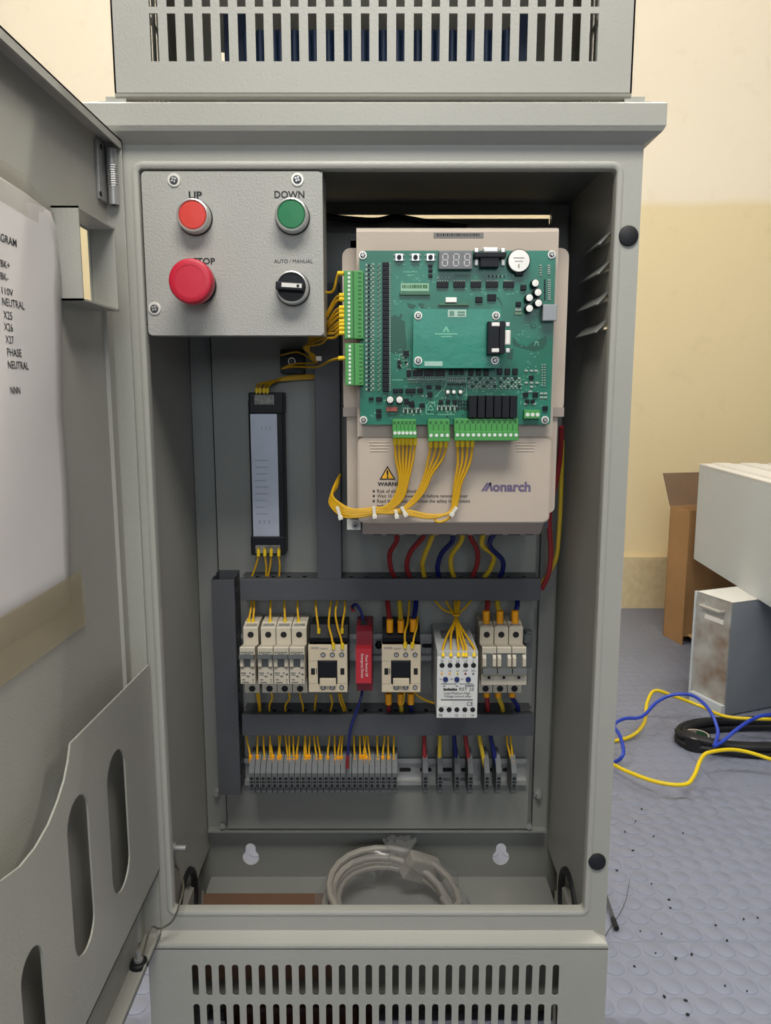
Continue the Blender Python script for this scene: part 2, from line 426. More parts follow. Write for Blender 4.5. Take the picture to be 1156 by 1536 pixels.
def keyhole(px, py):
    p = at(px, py, .925); out = []; r1, r2 = 0.0108, 0.0066; zc_ = p.z-0.003; up = 0.020
    a0 = math.asin(r2/r1)
    for k in range(19):
        a = PI/2+a0+(2*PI-2*a0)*k/18; out.append((p.x+r1*math.cos(a), zc_+r1*math.sin(a)))
    for k in range(9):
        a = PI*k/8; out.append((p.x+r2*math.cos(a), zc_+up-r2+r2*math.sin(a)))
    return out
sl0, sl1 = at(470, 328, .925), at(823, 322, .925)
hook = at(825, 336, .925)
slot = [(sl0.x, sl0.z), (hook.x-0.0015, sl0.z), (hook.x-0.0015, hook.z), (hook.x+0.0004, hook.z), (hook.x+0.0004, sl1.z), (sl0.x, sl1.z)]
bk = MB().sheet([(XI0-0.015, ZFL-0.02), (XI1+0.015, ZFL-0.02), (XI1+0.015, Z_FT+0.04), (XI0-0.015, Z_FT+0.04)], [keyhole(376, 1283), keyhole(751, 1283), slot], mpY, YB, YB+0.002)
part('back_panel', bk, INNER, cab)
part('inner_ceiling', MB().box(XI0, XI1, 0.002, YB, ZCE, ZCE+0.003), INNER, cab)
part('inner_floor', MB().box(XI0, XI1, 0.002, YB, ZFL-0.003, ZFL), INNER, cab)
for x, s in ((XI0, 1), (XI1, -1)):         # rubber edging of the cable holes
    g = MB().tube([(x, YD(.803)+0.040*math.cos(2*PI*k/24), HZ+0.040*math.sin(2*PI*k/24)) for k in range(24)], 0.0042, 8, 1, True)
    part('edging', g, RUBBER, cab, 'black rubber edging')
# hood on top with slots in front and sides
HX0, HX1 = xf(172, 140, .725), xf(947, 140, .725)
ZH0 = zf(139, .725); ZH1 = ZH0+0.30
hs = []
sx0, sx1 = xf(231.5, 60, .725), xf(890, 60, .725)
z_a, z_b = zf(92, .725), zf(20, .725); rowp = (z_b-z_a)+(zf(10, .725)-zf(20, .725))
for row in range(3):
    for i in range(26):
        x = sx0+(sx1-sx0)*i/25; za = z_a+row*rowp
        hs.append([(x-0.0037, za), (x+0.0037, za), (x+0.0037, za+z_b-z_a), (x-0.0037, za+z_b-z_a)])
hood = part('hood', MB().sheet([(HX0, ZH0), (HX1, ZH0), (HX1, ZH1), (HX0, ZH1)], hs, mpY, 0.0, 0.0015), GREY, cab)
sh = []
for row in range(3):
    for i in range(9):
        y = 0.03+i*0.0175; za = z_a+row*rowp
        sh.append([(y, za), (y+0.0075, za), (y+0.0075, za+z_b-z_a), (y, za+z_b-z_a)])
part('hood_side', MB().sheet([(0.0, ZH0), (0.215, ZH0), (0.215, ZH1), (0.0, ZH1)], sh, mpX, HX0, HX0+0.0015), GREY, hood)
part('hood_side', MB().sheet([(0.0, ZH0), (0.215, ZH0), (0.215, ZH1), (0.0, ZH1)], sh, mpX, HX1-0.0015, HX1), GREY, hood)
bh = []
for px in (333, 785):
    p = at(px, 87, .939); bh.append([(p.x-0.005, p.z-0.006), (p.x+0.005, p.z-0.006), (p.x+0.005, p.z+0.006), (p.x-0.005, p.z+0.006)])
part('hood_back', MB().sheet([(HX0, ZH0), (HX1, ZH0), (HX1, ZH1), (HX0, ZH1)], bh, mpY, 0.2135, 0.215), GREY, hood)
tsl = []
for i in range(12):
    x = HX0+0.02+i*(HX1-HX0-0.04)/12; tsl.append([(x, 0.05), (x+0.009, 0.05), (x+0.009, 0.17), (x, 0.17)])
part('hood_top', MB().sheet([(HX0, 0), (HX1, 0), (HX1, 0.215), (HX0, 0.215)], tsl, lambda a, b, c: (a, b, c), ZH1, ZH1+0.0015), GREY, hood)
zA = zf(140, .725); zF = zf(147, .727)
fl = MB().prism([(0.0, zA), (0.0008, zA-0.0022), (0.0025, zA-0.0036), (0.006, zA-0.0040), (0.006, zA-0.0028), (0.0015, zA)], HX0, HX1, 'X')
part('cap_plate', MB().box(XO0-0.009, XO1+0.008, 0.010, 0.22, zF-0.0012, zF), GREY, hood)
part('gap_light_block', MB().box(HX0, HX1, 0.030, 0.2, Z_CAPT, zF-0.0012), GREY, hood)  # filler box added behind the gap to stop light leaking through
part('hood_flange', fl, GREY, hood)
# plinth below with two rows of rounded slots
BX0, BX1 = xf(221, 1422, .712), xf(912, 1422, .712)
pz = band([(0.0005, Z_FB+0.001), (-0.0005, Z_FB), (-0.012, Z_BT+0.002), (-0.013, Z_BT), (-0.013, Z_BT-0.004)], BX0+0.013-0.0, BX1-0.013, 0)
plinth = part('plinth', pz, GREY, cab)
ps = []; s0, s1 = xf(293, 1470, .712), xf(833, 1470, .712)
za, zb = zf(1494, .712), zf(1447, .712); rp = zf(1447, .712)-zf(1506, .712)
for row in range(2):
    for i in range(28):
        x = s0+(s1-s0)*i/27; ps.append(rrect(x-0.0034, x+0.0034, za-row*rp, zb-row*rp, 0.0033, 4))
part('plinth_front', MB().sheet([(BX0, 0.004), (BX1, 0.004), (BX1, Z_BT-0.003), (BX0, Z_BT-0.003)], ps, mpY, -0.013, -0.0115), GREY, plinth)
for x in (BX0, BX1-0.0015): part('plinth_side', MB().sheet([(-0.0115, 0.0), (0.222, 0.0), (0.222, Z_BT-0.003), (0.150, Z_BT-0.003)]+[(YD(.803)+0.056*math.cos(a_*PI/10), HZ-0.002+0.056*math.sin(a_*PI/10)-0.0) for a_ in range(0, -11, -1)]+[(0.030, Z_BT-0.003), (-0.0115, Z_BT-0.003)], [], mpX, x, x+0.0015), GREY, plinth)
part('plinth_back', MB().box(BX0, BX1, 0.2205, 0.222, 0.0, ZFL-0.004), GREY, plinth)
part('plinth_divider', MB().box(0.0, 0.002, 0.03, 0.22, 0.0, ZFL-0.01), INNER, plinth)
# plugs on the right jamb
for px, py in ((942, 354), (895, 1292)):
    p = at(px, py, .725)
    part('hole_plug', MB().lathe([(0.0, -0.0035), (0.006, -0.0033), (0.0086, -0.0022), (0.0092, -0.0002)], p, 'Y', 28), RUBBER, cab, 'round black plug')
# mounting plate on two rails
YP = YD(.905)
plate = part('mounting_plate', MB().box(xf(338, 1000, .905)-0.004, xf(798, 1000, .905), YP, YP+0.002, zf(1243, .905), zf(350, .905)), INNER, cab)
for px, py in ((326, 1187), (806, 1190)):
    p = at(px, py, .914)
    part('bolt', MB().lathe([(0.0055, 0.001), (0.0055, -0.003), (0.003, -0.0031), (0.003, -0.009), (0.0, -0.0092)], p, 'Y', 12), STEEL, plate)
for px, py in ((334, 1239), (793, 1240)):
    p = at(px, py, .905)
    part('bolt', MB().lathe([(0.0035, 0.001), (0.0035, -0.002), (0.0, -0.0023)], p, 'Y', 10), STEEL, plate)
for a, b in ((312, 340), (798, 819)):
    part('plate_rail', MB().box(xf(a, 1240, .914), xf(b, 1240, .914), YD(.914), YB, zf(1246, .914), ZCE-0.004), INNER, plate)
part('plate_flange', MB().box(xf(312, 1246, .905), xf(819, 1246, .905), YP-0.001, YB, zf(1248.5, .905), zf(1246, .905)), INNER, plate)
# bolt and earth wire between door and cabinet
p = atx(262, 1272, XI0+0.004)
part('earth_stud', MB().lathe([(0.0055, -0.004), (0.0055, 0.0015), (0.003, 0.0016), (0.003, 0.012), (0.0, 0.0122)], p, 'X', 12), STEEL, cab)

# ------------------------------------------------------------------ the open door (a part of the cabinet)
DX0, DX1 = XO0-0.003, -0.2335              # outer skin, edge of the returns
ZD0, ZD1 = zf(1397, .725), zf(213, .725)
YD_FAR = -0.004; DW = 0.455
tun = dict(y0=YD(atx(81, 380, DX0).y+0.725), y1=YD(atx(172, 400, -0.229).y+0.725))
tz1 = atx(121, 311, -0.229).z; tz0 = atx(130, 452, -0.229).z
ty0 = atx(121, 380, -0.229).y; ty1 = atx(175, 400, -0.229).y
door = part('door', MB().sheet([(YD_FAR, ZD0), (-DW, ZD0), (-DW, ZD1), (YD_FAR, ZD1)], [[(ty0+0.004, tz0+0.003), (ty1-0.004, tz0+0.003), (ty1-0.004, tz1-0.003), (ty0+0.004, tz1-0.003)]], mpX, DX0, DX0+0.0015), GREY, cab)
part('door_edge', MB().box(DX0, DX1, YD_FAR-0.0015, YD_FAR, ZD0, ZD1, 0.0005), GREY, door)
part('door_edge', MB().box(DX0, DX1, -DW, -DW+0.0015, ZD0, ZD1, 0.0005), GREY, door)
part('door_edge', MB().box(DX0, DX1, -DW, YD_FAR, ZD1-0.0015, ZD1).box(DX1-0.0015, DX1, -DW, YD_FAR, ZD1-0.0075, ZD1), GREY, door)
part('door_edge', MB().box(DX0, DX1, -DW, YD_FAR, ZD0, ZD0+0.0015).box(DX1-0.0015, DX1, -DW, YD_FAR, ZD0, ZD0+0.006), GREY, door)
part('door_stiffener', MB().prism([(DX0+0.001, -0.030), (DX0+0.0045, -0.028), (DX0+0.0045, -0.0245), (DX0+0.001, -0.0225)], ZD0+0.01, ZD1-0.11, 'Z'), GREY, door)
# square recess for the push buttons
rc = MB()
for a in ((ty0, ty0+0.0015, tz0, tz1), (ty1-0.0015, ty1, tz0, tz1), (ty0, ty1, tz1-0.0015, tz1), (ty0, ty1, tz0, tz0+0.0015)):
    rc.box(DX0+0.001, -0.229, a[0], a[1], a[2], a[3])
part('recess_frame', rc, GREY, door)
# document pocket
PX = DX1+0.0004
def dpt(px, py): p = atx(px, py, PX); return (p.y, p.z)
out = [(YD_FAR-0.001, dpt(216, 1003)[1]), dpt(103, 1115)]
for q in ((100, 1140), (94, 1170), (84, 1202), (70, 1237), (50, 1272), (27, 1300), (0, 1320), (-40, 1342), (-90, 1362)): out.append(dpt(*q))
zb_ = dpt(234, 1311)[1]; yend = out[-1][0]-0.06
out += [(yend, out[-1][1]-0.005), (-DW+0.003, out[-1][1]-0.010), (-DW+0.003, zb_), (YD_FAR-0.001, zb_)]
ho = []
for (c, r, t, b) in ((0, 0, (174, 1120), (178, 1345)), (0, 0, (118, 1187), (120, 1440)), (0, 0, (56, 1411), (52, 1560))):
    q0 = dpt(*t); q1 = dpt(*b); yc = (q0[0]+q1[0])/2; ho.append((yc, q0[1], q1[1]))
yy = [h[0] for h in ho]
holes = []
for (a, b, t, bt) in ((161, 190, 1120, 1345), (102, 136, 1187, 1440), (34, 70, 1411, 1700)):
    m_ = (t+bt)/2
    y0, y1 = atx(a, m_, PX).y, atx(b, m_, PX).y; r_ = abs(y1-y0)/2-0.0002
    z1 = dpt((a+b)/2, t)[1]; z0 = dpt((a+b)/2, bt)[1]
    if z0 < zb_+0.02: z0 = zb_+0.02
    holes.append(rrect(y0, y1, z0, z1, r_, 6))
part('document_pocket', MB().sheet(out, holes, mpX, PX, PX+0.0015), GREY, door)
part('pocket_floor', MB().box(DX0, PX+0.0015, -DW+0.003, YD_FAR-0.001, zb_, zb_+0.0015), GREY, door)
# hinge near the top
h0 = atx(143, 207, DX0+0.003); h1 = atx(166, 305, DX0+0.003)
hp = MB().box(DX0+0.0015, DX0+0.0045, h0.y, h1.y, atx(158, 303, DX0+0.004).z, atx(150, 212, DX0+0.004).z, 0.0006)
hinge = part('hinge', hp, STEEL, door, 'sprung hinge with a bare metal leaf')
yc = atx(169, 265, DX0+0.010).y; zt, zb2 = atx(172, 228, DX0+0.010).z, atx(172, 308, DX0+0.010).z
hb = MB().cyl((DX0+0.010, yc, 0), 0.0046, zb2, zb2+0.016, 'Z', 14).cyl((DX0+0.010, yc, 0), 0.0046, zt-0.014, zt, 'Z', 14).cyl((DX0+0.010, yc, 0), 0.0022, zb2, zt, 'Z', 10)
part('hinge_pin', hb, STEEL, door)
sp = [(DX0+0.010+0.0040*math.cos(2*PI*k/8), yc+0.0040*math.sin(2*PI*k/8), zb2+0.014+(zt-zb2-0.028)*k/(8*10)) for k in range(81)]
part('hinge_spring', MB().tube(sp, 0.0011, 6, 1), STEEL, door)
for py in (220, 291):
    q = atx(152, py, DX0+0.005); part('hinge_hole', MB().cyl((0, q.y, q.z), 0.0024, DX0+0.0042, DX0+0.0049, 'X', 12), DARK, door)
bolt = atz(205, 1389, ZD0+0.008); bolt = Vector((DX0+0.009, atx(205, 1390, DX0+0.009).y, ZD0+0.0015))
part('latch_knob', MB().lathe([(0.009, 0.0), (0.009, 0.004), (0.0075, 0.0052), (0.0, 0.0054)], bolt, 'Z', 20), RUBBER, door, 'black round knob')
part('earth_bolt', MB().lathe([(0.0045, 0.005), (0.0045, 0.008), (0.0028, 0.0081), (0.0028, 0.016), (0.0, 0.0163)], bolt, 'Z', 12), STEEL, door)
ew = [atx(262, 1296, XI0+0.003), at(270, 1310, .76), at(275, 1330, .735), at(268, 1360, .712), at(258, 1382, .708), at(240, 1393, .706), at(226, 1392, .69), Vector((bolt.x+0.003, bolt.y+0.004, bolt.z+0.009)), Vector((bolt.x, bolt.y, bolt.z+0.012))]
EWM = mat('earth_wire_clear', (96,92,78), 0.4)
solo('earth_wire', MB().tube(ew, 0.0011, 8), EWM, 'thin dull earth wire running from the door bolt into the cabinet bottom left', 'wire', ew[0])

# ------------------------------------------------------------------ paper sheet taped to the door
XP = DX0+0.0022
ppts = [atx(q[0], q[1], XP) for q in ((0, 266), (40, 292), (72, 318), (80, 345), (86, 375), (86, 402), (83, 440), (84, 500), (87, 570), (89, 620), (95, 680), (99, 740), (101, 800), (103, 850), (105, 905))]
yl = atx(0, 600, XP).y-0.10
pm = MB(); NP = 14
rows = []
for i, p in enumerate(ppts):
    row = []
    for k in range(NP+1):
        t = k/NP; y = yl+(p.y-yl)*t; bul = 0.0
        if i > 1: bul = 0.0035*math.sin(PI*min(1, i/13))*t**3+0.0009*math.sin(t*9+i*0.9)*(1 if i > 6 else 0.35)
        zz = p.z+(yl-p.y)*0.10*(1-t)*(1 if i < 3 else 0)
        row.append((XP+0.0006+max(0, bul), y, p.z))
    rows.append(row)
nv = NP+1
pm.add([q for r_ in rows for q in r_], [(i*nv+j, i*nv+j+1, (i+1)*nv+j+1, (i+1)*nv+j) for i in range(len(rows)-1) for j in range(NP)], True)
paper = thing('paper_sheet', 'creased white paper sheet with a printed wire list taped inside the door', 'paper', (XP, ppts[-1].y-0.05, ppts[-1].z))
sheet_o = part('sheet', pm, PAPER, paper)
md = sheet_o.modifiers.new('thickness', 'SOLIDIFY'); md.thickness = 0.0002
def bulge(i, t):
    return 0.0 if i <= 1 else max(0, 0.0035*math.sin(PI*min(1, i/13))*t**3+0.0009*math.sin(t*9+i*0.9)*(1 if i > 6 else 0.35))
def sheet_x(y, z):
    for i in range(len(ppts)-1):
        if ppts[i].z >= z >= ppts[i+1].z:
            f = (ppts[i].z-z)/(ppts[i].z-ppts[i+1].z); e = ppts[i].y+(ppts[i+1].y-ppts[i].y)*f; t = (y-yl)/(e-yl)
            return XP+0.0006+bulge(i, t)*(1-f)+bulge(i+1, t)*f
    return XP+0.0006
def dtext(body, px, py, h, wpx):
    X = XP+0.0015; q = atx(px, py+0.5, X); s = 1.1*(atx(px, py-h, X).z-q.z)/0.69
    q2 = atx(px+wpx, py, X)
    o = text(body, s, q, (0,1,0), (0,0,1), PRINT, paper, align='LEFT', width=abs(q2.y-q.y), bold=0.006)
    L = base_of(paper)
    for v in o.data.vertices: v.co.x = sheet_x(v.co.y+L.y, v.co.z+L.z)+0.0003-L.x
for body, px, py, h, wp in (('DIAGRAM', -14, 355, 10.5, 38), ('BK+', 2, 399, 9, 13), ('BK-', 2, 418, 9, 11), ('110V', 4, 440, 9, 16), ('NEUTRAL', 5, 457, 10, 30), ('X25', 7, 477, 10, 12), ('X26', 8, 495, 10, 12), ('X27', 10, 514, 10, 11), ('PHASE', 12, 533, 10, 19), ('NEUTRAL', 13, 552, 10, 27), ('NNN', 16, 590, 9, 13)):
    dtext(body, px, py, h, wp)
tq = [(-200, 1010), (-200, 1130), (126, 936), (119, 855)]
tp_ = [(atx(*q, XP).y, atx(*q, XP).z) for q in ((0, 925), (0, 1028), (126, 936), (119, 855))]
d0 = (tp_[0][0]-tp_[3][0], tp_[0][1]-tp_[3][1]); d1 = (tp_[1][0]-tp_[2][0], tp_[1][1]-tp_[2][1])
tp_[0] = (tp_[3][0]+d0[0]*1.5, tp_[3][1]+d0[1]*1.5); tp_[1] = (tp_[2][0]+d1[0]*1.5, tp_[2][1]+d1[1]*1.5)
part('tape', MB().sheet(tp_, [], mpX, XP+0.0016, XP+0.0018), TAPEM, paper, 'strip of brown tape')
TAPE2 = mat('clear_tape', (150,145,120), 0.3, alpha=0.14)
tt = [(atx(*q, XP).y, atx(*q, XP).z) for q in ((-30, 225), (28, 258), (80, 322), (76, 348), (-30, 285))]
part('tape', MB().sheet(tt, [], mpX, XP+0.0016, XP+0.0018), TAPE2, paper, 'strip of clear tape')

# ================================================================== operator panel (push buttons)
YPA = .7265
opan = thing('operator_panel', 'square grey operator plate with red and green push buttons in the upper left corner', 'control panel', (xf(350, 503, YPA), YD(YPA), zf(503, YPA)))
ax0, ax1 = xf(217, 380, YPA), xf(484.5, 380, YPA)
az0, az1 = zf(503, YPA), zf(257, YPA)
pl = MB().sheet(rrect(ax0, ax1, az0, az1, 0.004, 4), [], mpY, YD(YPA), YD(YPA)+0.0015)
pl.box(ax0+0.002, ax1-0.0005, YD(YPA)+0.0012, YD(YPA)+0.018, az0, az0+0.0015).box(ax1-0.0015, ax1, YD(YPA)+0.0012, YD(YPA)+0.045, az0, az1)
part('plate', pl, PLATEP, opan)
def screw(px, py, yd, r, parent, m=None, washer=True):
    p = at(px, py, yd)
    o = part('screw', MB().lathe([(r*1.0, 0.0003), (r*1.0, -0.0008), (r*0.94, -0.0011), (r*0.60, -0.0011)], p, 'Y', 24), m or CAPW, parent)
    part('head', MB().lathe([(r*0.66, -0.0009), (r*0.62, -0.0019), (r*0.40, -0.0024), (0, -0.0025)], p, 'Y', 18), DGREY if m is None else m, o)
    a = random.uniform(0, PI/2); cr = MB()
    for k in (0, PI/2):
        c, s_ = math.cos(a+k), math.sin(a+k); L, W = r*0.42, r*0.12
        cr.prism([(p.x+c*L-s_*W, p.z+s_*L+c*W), (p.x-c*L-s_*W, p.z-s_*L+c*W), (p.x-c*L+s_*W, p.z-s_*L-c*W), (p.x+c*L+s_*W, p.z+s_*L-c*W)], p.y-0.00265, p.y-0.0018, 'Y')
    part('cross_slot', cr, SILVER if m is None else DARK, o)
for q in ((261, 270.5), (446, 269.5), (232, 463)): screw(q[0], q[1], YPA, 0.0058, opan)
def pushbutton(px, py, name, m, lab):
    p = at(px, py, YPA-0.012); p.y = YD(YPA)
    bz = part(name, MB().lathe([(0.0150, 0.0), (0.0150, -0.0025), (0.0148, -0.0030), (0.0146, -0.0105), (0.0142, -0.0122), (0.0130, -0.0128), (0.0123, -0.0118), (0.0121, -0.006)], p, 'Y', 40), SILVER, opan, lab)
    part('collar', MB().lathe([(0.0156, 0.0), (0.0156, -0.0022), (0.0148, -0.0026)], p, 'Y', 40), BLACK, bz)
    part('cap', MB().lathe([(0.0120, -0.004), (0.0120, -0.0116), (0.0112, -0.0122), (0.0, -0.0125)], p, 'Y', 40), m, bz)
RB = mat('button_red', (206,58,46), 0.4); GB = mat('button_green', (8,112,64), 0.4); ES = mat('stop_red', (190,26,52), 0.42)
pushbutton(288.3, 322.5, 'push_button', RB, 'red push button with a steel bezel')
pushbutton(436.5, 321.5, 'push_button', GB, 'green push button with a steel bezel')
p = at(285.5, 421.5, YPA-0.030); p.y = YD(YPA)
es = part('emergency_stop', MB().lathe([(0.0150, -0.006), (0.0150, -0.016), (0.0180, -0.0175), (0.0194, -0.020), (0.0196, -0.024), (0.0194, -0.0290), (0.0184, -0.0314), (0.0176, -0.0319), (0.0135, -0.0321), (0.0133, -0.0318), (0.0, -0.0321)], p, 'Y', 48), ES, opan, 'red mushroom stop button')
part('collar', MB().lathe([(0.0165, 0.0), (0.0165, -0.0030), (0.0152, -0.0035)], p, 'Y', 40), BLACK, es)
part('neck', MB().lathe([(0.0150, -0.002), (0.0150, -0.012), (0.0140, -0.0165)], p, 'Y', 40), SILVER, es)
p = at(437, 430.5, YPA-0.012); p.y = YD(YPA)
sw = part('selector_switch', MB().lathe([(0.0150, 0.0), (0.0150, -0.0030), (0.0146, -0.0105), (0.0142, -0.0122), (0.0132, -0.0126), (0.0125, -0.0115), (0.0123, -0.006)], p, 'Y', 40), SILVER, opan, 'black selector switch with a white pointer')
part('collar', MB().lathe([(0.0156, 0.0), (0.0156, -0.0022), (0.0148, -0.0026)], p, 'Y', 40), BLACK, sw)
part('disc', MB().lathe([(0.0122, -0.004), (0.0122, -0.0108), (0.0, -0.0110)], p, 'Y', 36), BLACK, sw)
def rotY(mb, c, a):
    ca, sa = math.cos(a), math.sin(a)
    mb.v = [(c.x+(v[0]-c.x)*ca-(v[2]-c.z)*sa, v[1], c.z+(v[0]-c.x)*sa+(v[2]-c.z)*ca) for v in mb.v]; return mb
part('lever', rotY(MB().box(p.x-0.0135, p.x+0.0115, p.y-0.019, p.y-0.010, p.z-0.0036, p.z+0.0034, 0.001), p, -0.06), BLACK, sw)
part('pointer', rotY(MB().box(p.x-0.008, p.x+0.0100, p.y-0.0194, p.y-0.0188, p.z-0.0012, p.z+0.0024), p, -0.06), WHITE, sw)
part('pointer_mark', rotY(MB().box(p.x+0.0055, p.x+0.0078, p.y-0.0197, p.y-0.0190, p.z-0.0006, p.z+0.0016), p, -0.06), DARK, sw)
YT = YPA-0.0003
ptext('UP', 293, 298, 10.5, YT, PRINT, opan, width=20, bold=0.035)
ptext('DOWN', 434, 297, 10.5, YT, PRINT, opan, width=45, bold=0.018)
ptext('STOP', 306, 396, 9, YT, PRINT, opan, width=33, bold=0.025)
ptext('AUTO / MANUAL', 440, 394.5, 5.5, YT, PRINT, opan, width=58, bold=0.0)

# ================================================================== inverter drive
drive = thing('inverter_drive', 'large beige inverter drive with rounded cover behind the green circuit board', 'inverter', (xf(680, 800, .80), YP, zf(800, .82)))
YDB = .772; YDC = .752                      # front of body, front of cover
zx = lambda a, b, py, yd: (xf(a, py, yd), xf(b, py, yd))
bx0, bx1 = xf(514.5, 560, YDB), xf(847, 560, YDB)
bz1, bz0 = zf(372, YDB), zf(770, YDB)
zst = zf(618, YDB)
body = MB().prism(rrect(bx0, bx1, zst, bz1, 0.008, 4), YD(YDB), YD(.80), 'Y')
body.prism(rrect(bx0+0.003, bx1-0.005, bz0, zst+0.006, 0.006, 4), YD(YDB)+0.003, YD(.80), 'Y')
part('body', body, BEIGE, drive)
part('body_band', MB().box(bx0-0.0004, bx1+0.0004, YD(YDB)-0.0006, YD(.80), zf(625, YDB), zf(611, YDB)), BEIGE2, drive)
part('heatsink', MB().box(bx0+0.006, bx1-0.006, YD(.80), YP-0.0005, zf(792, .80), bz1+0.012), DGREY, drive)
cx0, cx1 = xf(535.5, 560, YDC), xf(831, 560, YDC)
ct, cb, cs = zf(341, YDC), zf(785, YDC), zf(655, YDC)
def cover(z0, z1, r0, r1):
    P = rrect(cx0, cx1, z0, z1, 0.004, 4)
    return P
up = MB().prism([(YD(.80), cs+0.0001), (YD(YDC), cs+0.0001), (YD(YDC), ct-0.004), (YD(YDC)+0.0018, ct-0.0006), (YD(YDC)+0.004, ct), (YD(YDC)+0.012, ct+0.002), (YD(.80), ct+0.002)], cx0, cx1, 'X')
part('upper_cover', up, BEIGE, drive)
lowp = rrect(cx0, cx1, cb, cs-0.0001, 0.007, 5)
lc = MB().prism([(x, z) for x, z in lowp], YD(YDC)+0.0015, YD(YDB)+0.004, 'Y')
lowq = rrect(cx0+0.0015, cx1-0.0015, cb+0.0015, cs-0.0015, 0.006, 5)
lc.prism(lowq, YD(YDC)-0.0002, YD(YDC)+0.0016, 'Y')
low = part('lower_cover', lc, BEIGE, drive)
part('lower_chin', MB().prism([(YD(YDC)+0.004, cb+0.002), (YD(YDC)+0.022, zf(797, .79)), (YD(.80), zf(797, .79)), (YD(.80), cb+0.004)], cx0+0.004, cx1-0.004, 'X'), BEIGE2, drive)
for a, b in ((553, 584), (772, 803)):
    for i, py in enumerate((662.5, 667, 671.5, 676)):
        ins = 0 if i < 2 else 2
        o = part('grip_rib', pbox((a+ins, py, b-ins, py+1.5), YDC-0.0008, YDC+0.001, 0.0004), BEIGE, low)
part('barcode_label', pbox((650, 349, 725, 357), YDC-0.0003, YDC+0.001), mat('label_grey', (118,116,112), 0.5), drive)
bc = MB(); x = 655
while x < 720:
    ww = random.choice((1, 1.5, 2.4)); pbox((x, 350.5, min(721, x+ww), 354), YDC-0.0005, YDC, 0, bc); x += ww+random.choice((1, 1.5))
part('barcode', bc, PRINT, drive)
tb = pbox((520, 779, 541, 795), .79, .82, 0.001); tabo = part('fixing_tab', tb, WHITE, drive); screw(533, 788, .79, 0.004, drive, STEEL)
tabo = part('fixing_tab', pbox((524, 356, 541, 374), .80, .83, 0.001), DGREY, drive)
part('terminal_opening', pbox((560, 789, 800, 803), .80, .81, 0.001), DGREY, drive)
for i in range(9): part('terminal_rib', pbox((572+i*26, 790, 580+i*26, 803), .796, .805, 0.0006), BEIGE2, drive)
# printing on the lower cover
YL = YDC-0.0006
def tri_s(cx, cy, s, yd, m, nm, par):
    P = [at(cx-s, cy+s*0.86, yd), at(cx+s, cy+s*0.86, yd), at(cx, cy-s*0.86, yd)]
    return part(nm, MB().sheet([(q.x, q.z) for q in P], [], mpY, YD(yd), YD(yd)+0.0002), m, par)
tri_s(581, 709, 12.2, YL, PRINT, 'warning_triangle', low); tri_s(581, 710, 9.0, YL-0.0003, mat('sign_yellow', (226,170,20), 0.5), 'warning_triangle_field', low)
ptext('!', 581, 716.5, 11, YL-0.0007, PRINT, low, bold=0.03)
ptext('WARNING', 588, 728.5, 5.2, YL, PRINT, low, width=44, bold=0.035)
for i, s_ in enumerate(('Risk of electric shock', 'Wait 10 mins power down before removing cover', 'Read the manual and follow the safety instructions', 'before use')):
    py = (739, 746.3, 753.8, 761)[i]
    ptext(s_, 565.5, py, 5.0, YL, PRINT, low, width=(60, 136, 139, 30)[i], align='LEFT', bold=0.004)
    if i < 3:
        q = at(560.5, py-2.3, YL); part('bullet', MB().cyl(q, 0.0011, 0, 0.0002, 'Y', 12), PRINT, low)
q = at(722, 736.5, YL); sc_ = (zf(725, YL)-zf(736.5, YL))
lg = MB()
def lp(poly): lg.prism([(xf(a, b, YL), zf(b, YL)) for a, b in poly], YD(YL), YD(YL)+0.0002, 'Y')
lp([(721.5, 736.5), (725, 736.5), (733, 724.5), (729.5, 724.5)]); lp([(726.5, 736.5), (730, 736.5), (736.5, 726), (736.5, 724), (734, 724)])
lp([(733.5, 724), (736.5, 724), (739, 736.5), (735.5, 736.5)])
part('logo_mark', lg, PURPLE, low)
ptext('onarch', 767, 736.5, 13.5, YL, PURPLE, low, width=57, bold=0.035)

# ================================================================== main circuit board
YB_ = .7425                                 # board face
pcb = thing('circuit_board', 'large green control board packed with components on the front of the drive', 'circuit board', (xf(684, 636, YB_), YD(YB_), zf(636, YB_)))
px0, px1 = xf(539.5, 505, YB_), xf(829.5, 505, YB_)
part('board', MB().prism(rrect(px0, px1, zf(637, YB_), zf(376, YB_), 0.003, 3), YD(YB_), YD(YB_)+0.0016, 'Y'), PCB, pcb)
so = MB()
for q in ((544, 383), (827, 382), (545, 630), (817, 630)):
    screw(q[0], q[1], YB_, 0.0038, pcb); c = at(*q, YB_); so.cyl(c, 0.003, 0.0016, 0.010, 'Y', 10)
part('standoff', so, SILVER, pcb)
def strip(rect, n, xs, y0, y1, yf=.733):
    o = part('terminal_strip', pbox(rect, yf, YB_, 0.0005), GREEN, pcb)
    a, t, b, bt = rect
    part('strip_ridge', pbox((a+13, t+0.5, a+14.5, bt-0.5), yf-0.0010, yf+0.001), GREEN2, o)
    me = None
    for i in range(n):
        q = at(xs, y0+(y1-y0)*i/(n-1), yf)
        if me is None: me = MB().cyl((0,0,0), 0.00135, -0.0004, 0.0006, 'Y', 10).mesh('screw_head', PINW)
        inst('screw_head', me, o, q)
    mk = MB()
    for i in range(n):
        yy_ = y0+(y1-y0)*i/(n-1); pbox((a+21, yy_-1.2, a+26, yy_+1.2), yf-0.0002, yf+0.0005, 0, mk)
    part('number_marks', mk, GREEN2, o, stuff=True)
    return o
strip((516, 406, 545, 508), 16, 523.3, 410, 504); strip((517.5, 515, 545, 578), 10, 524.5, 519.5, 574)
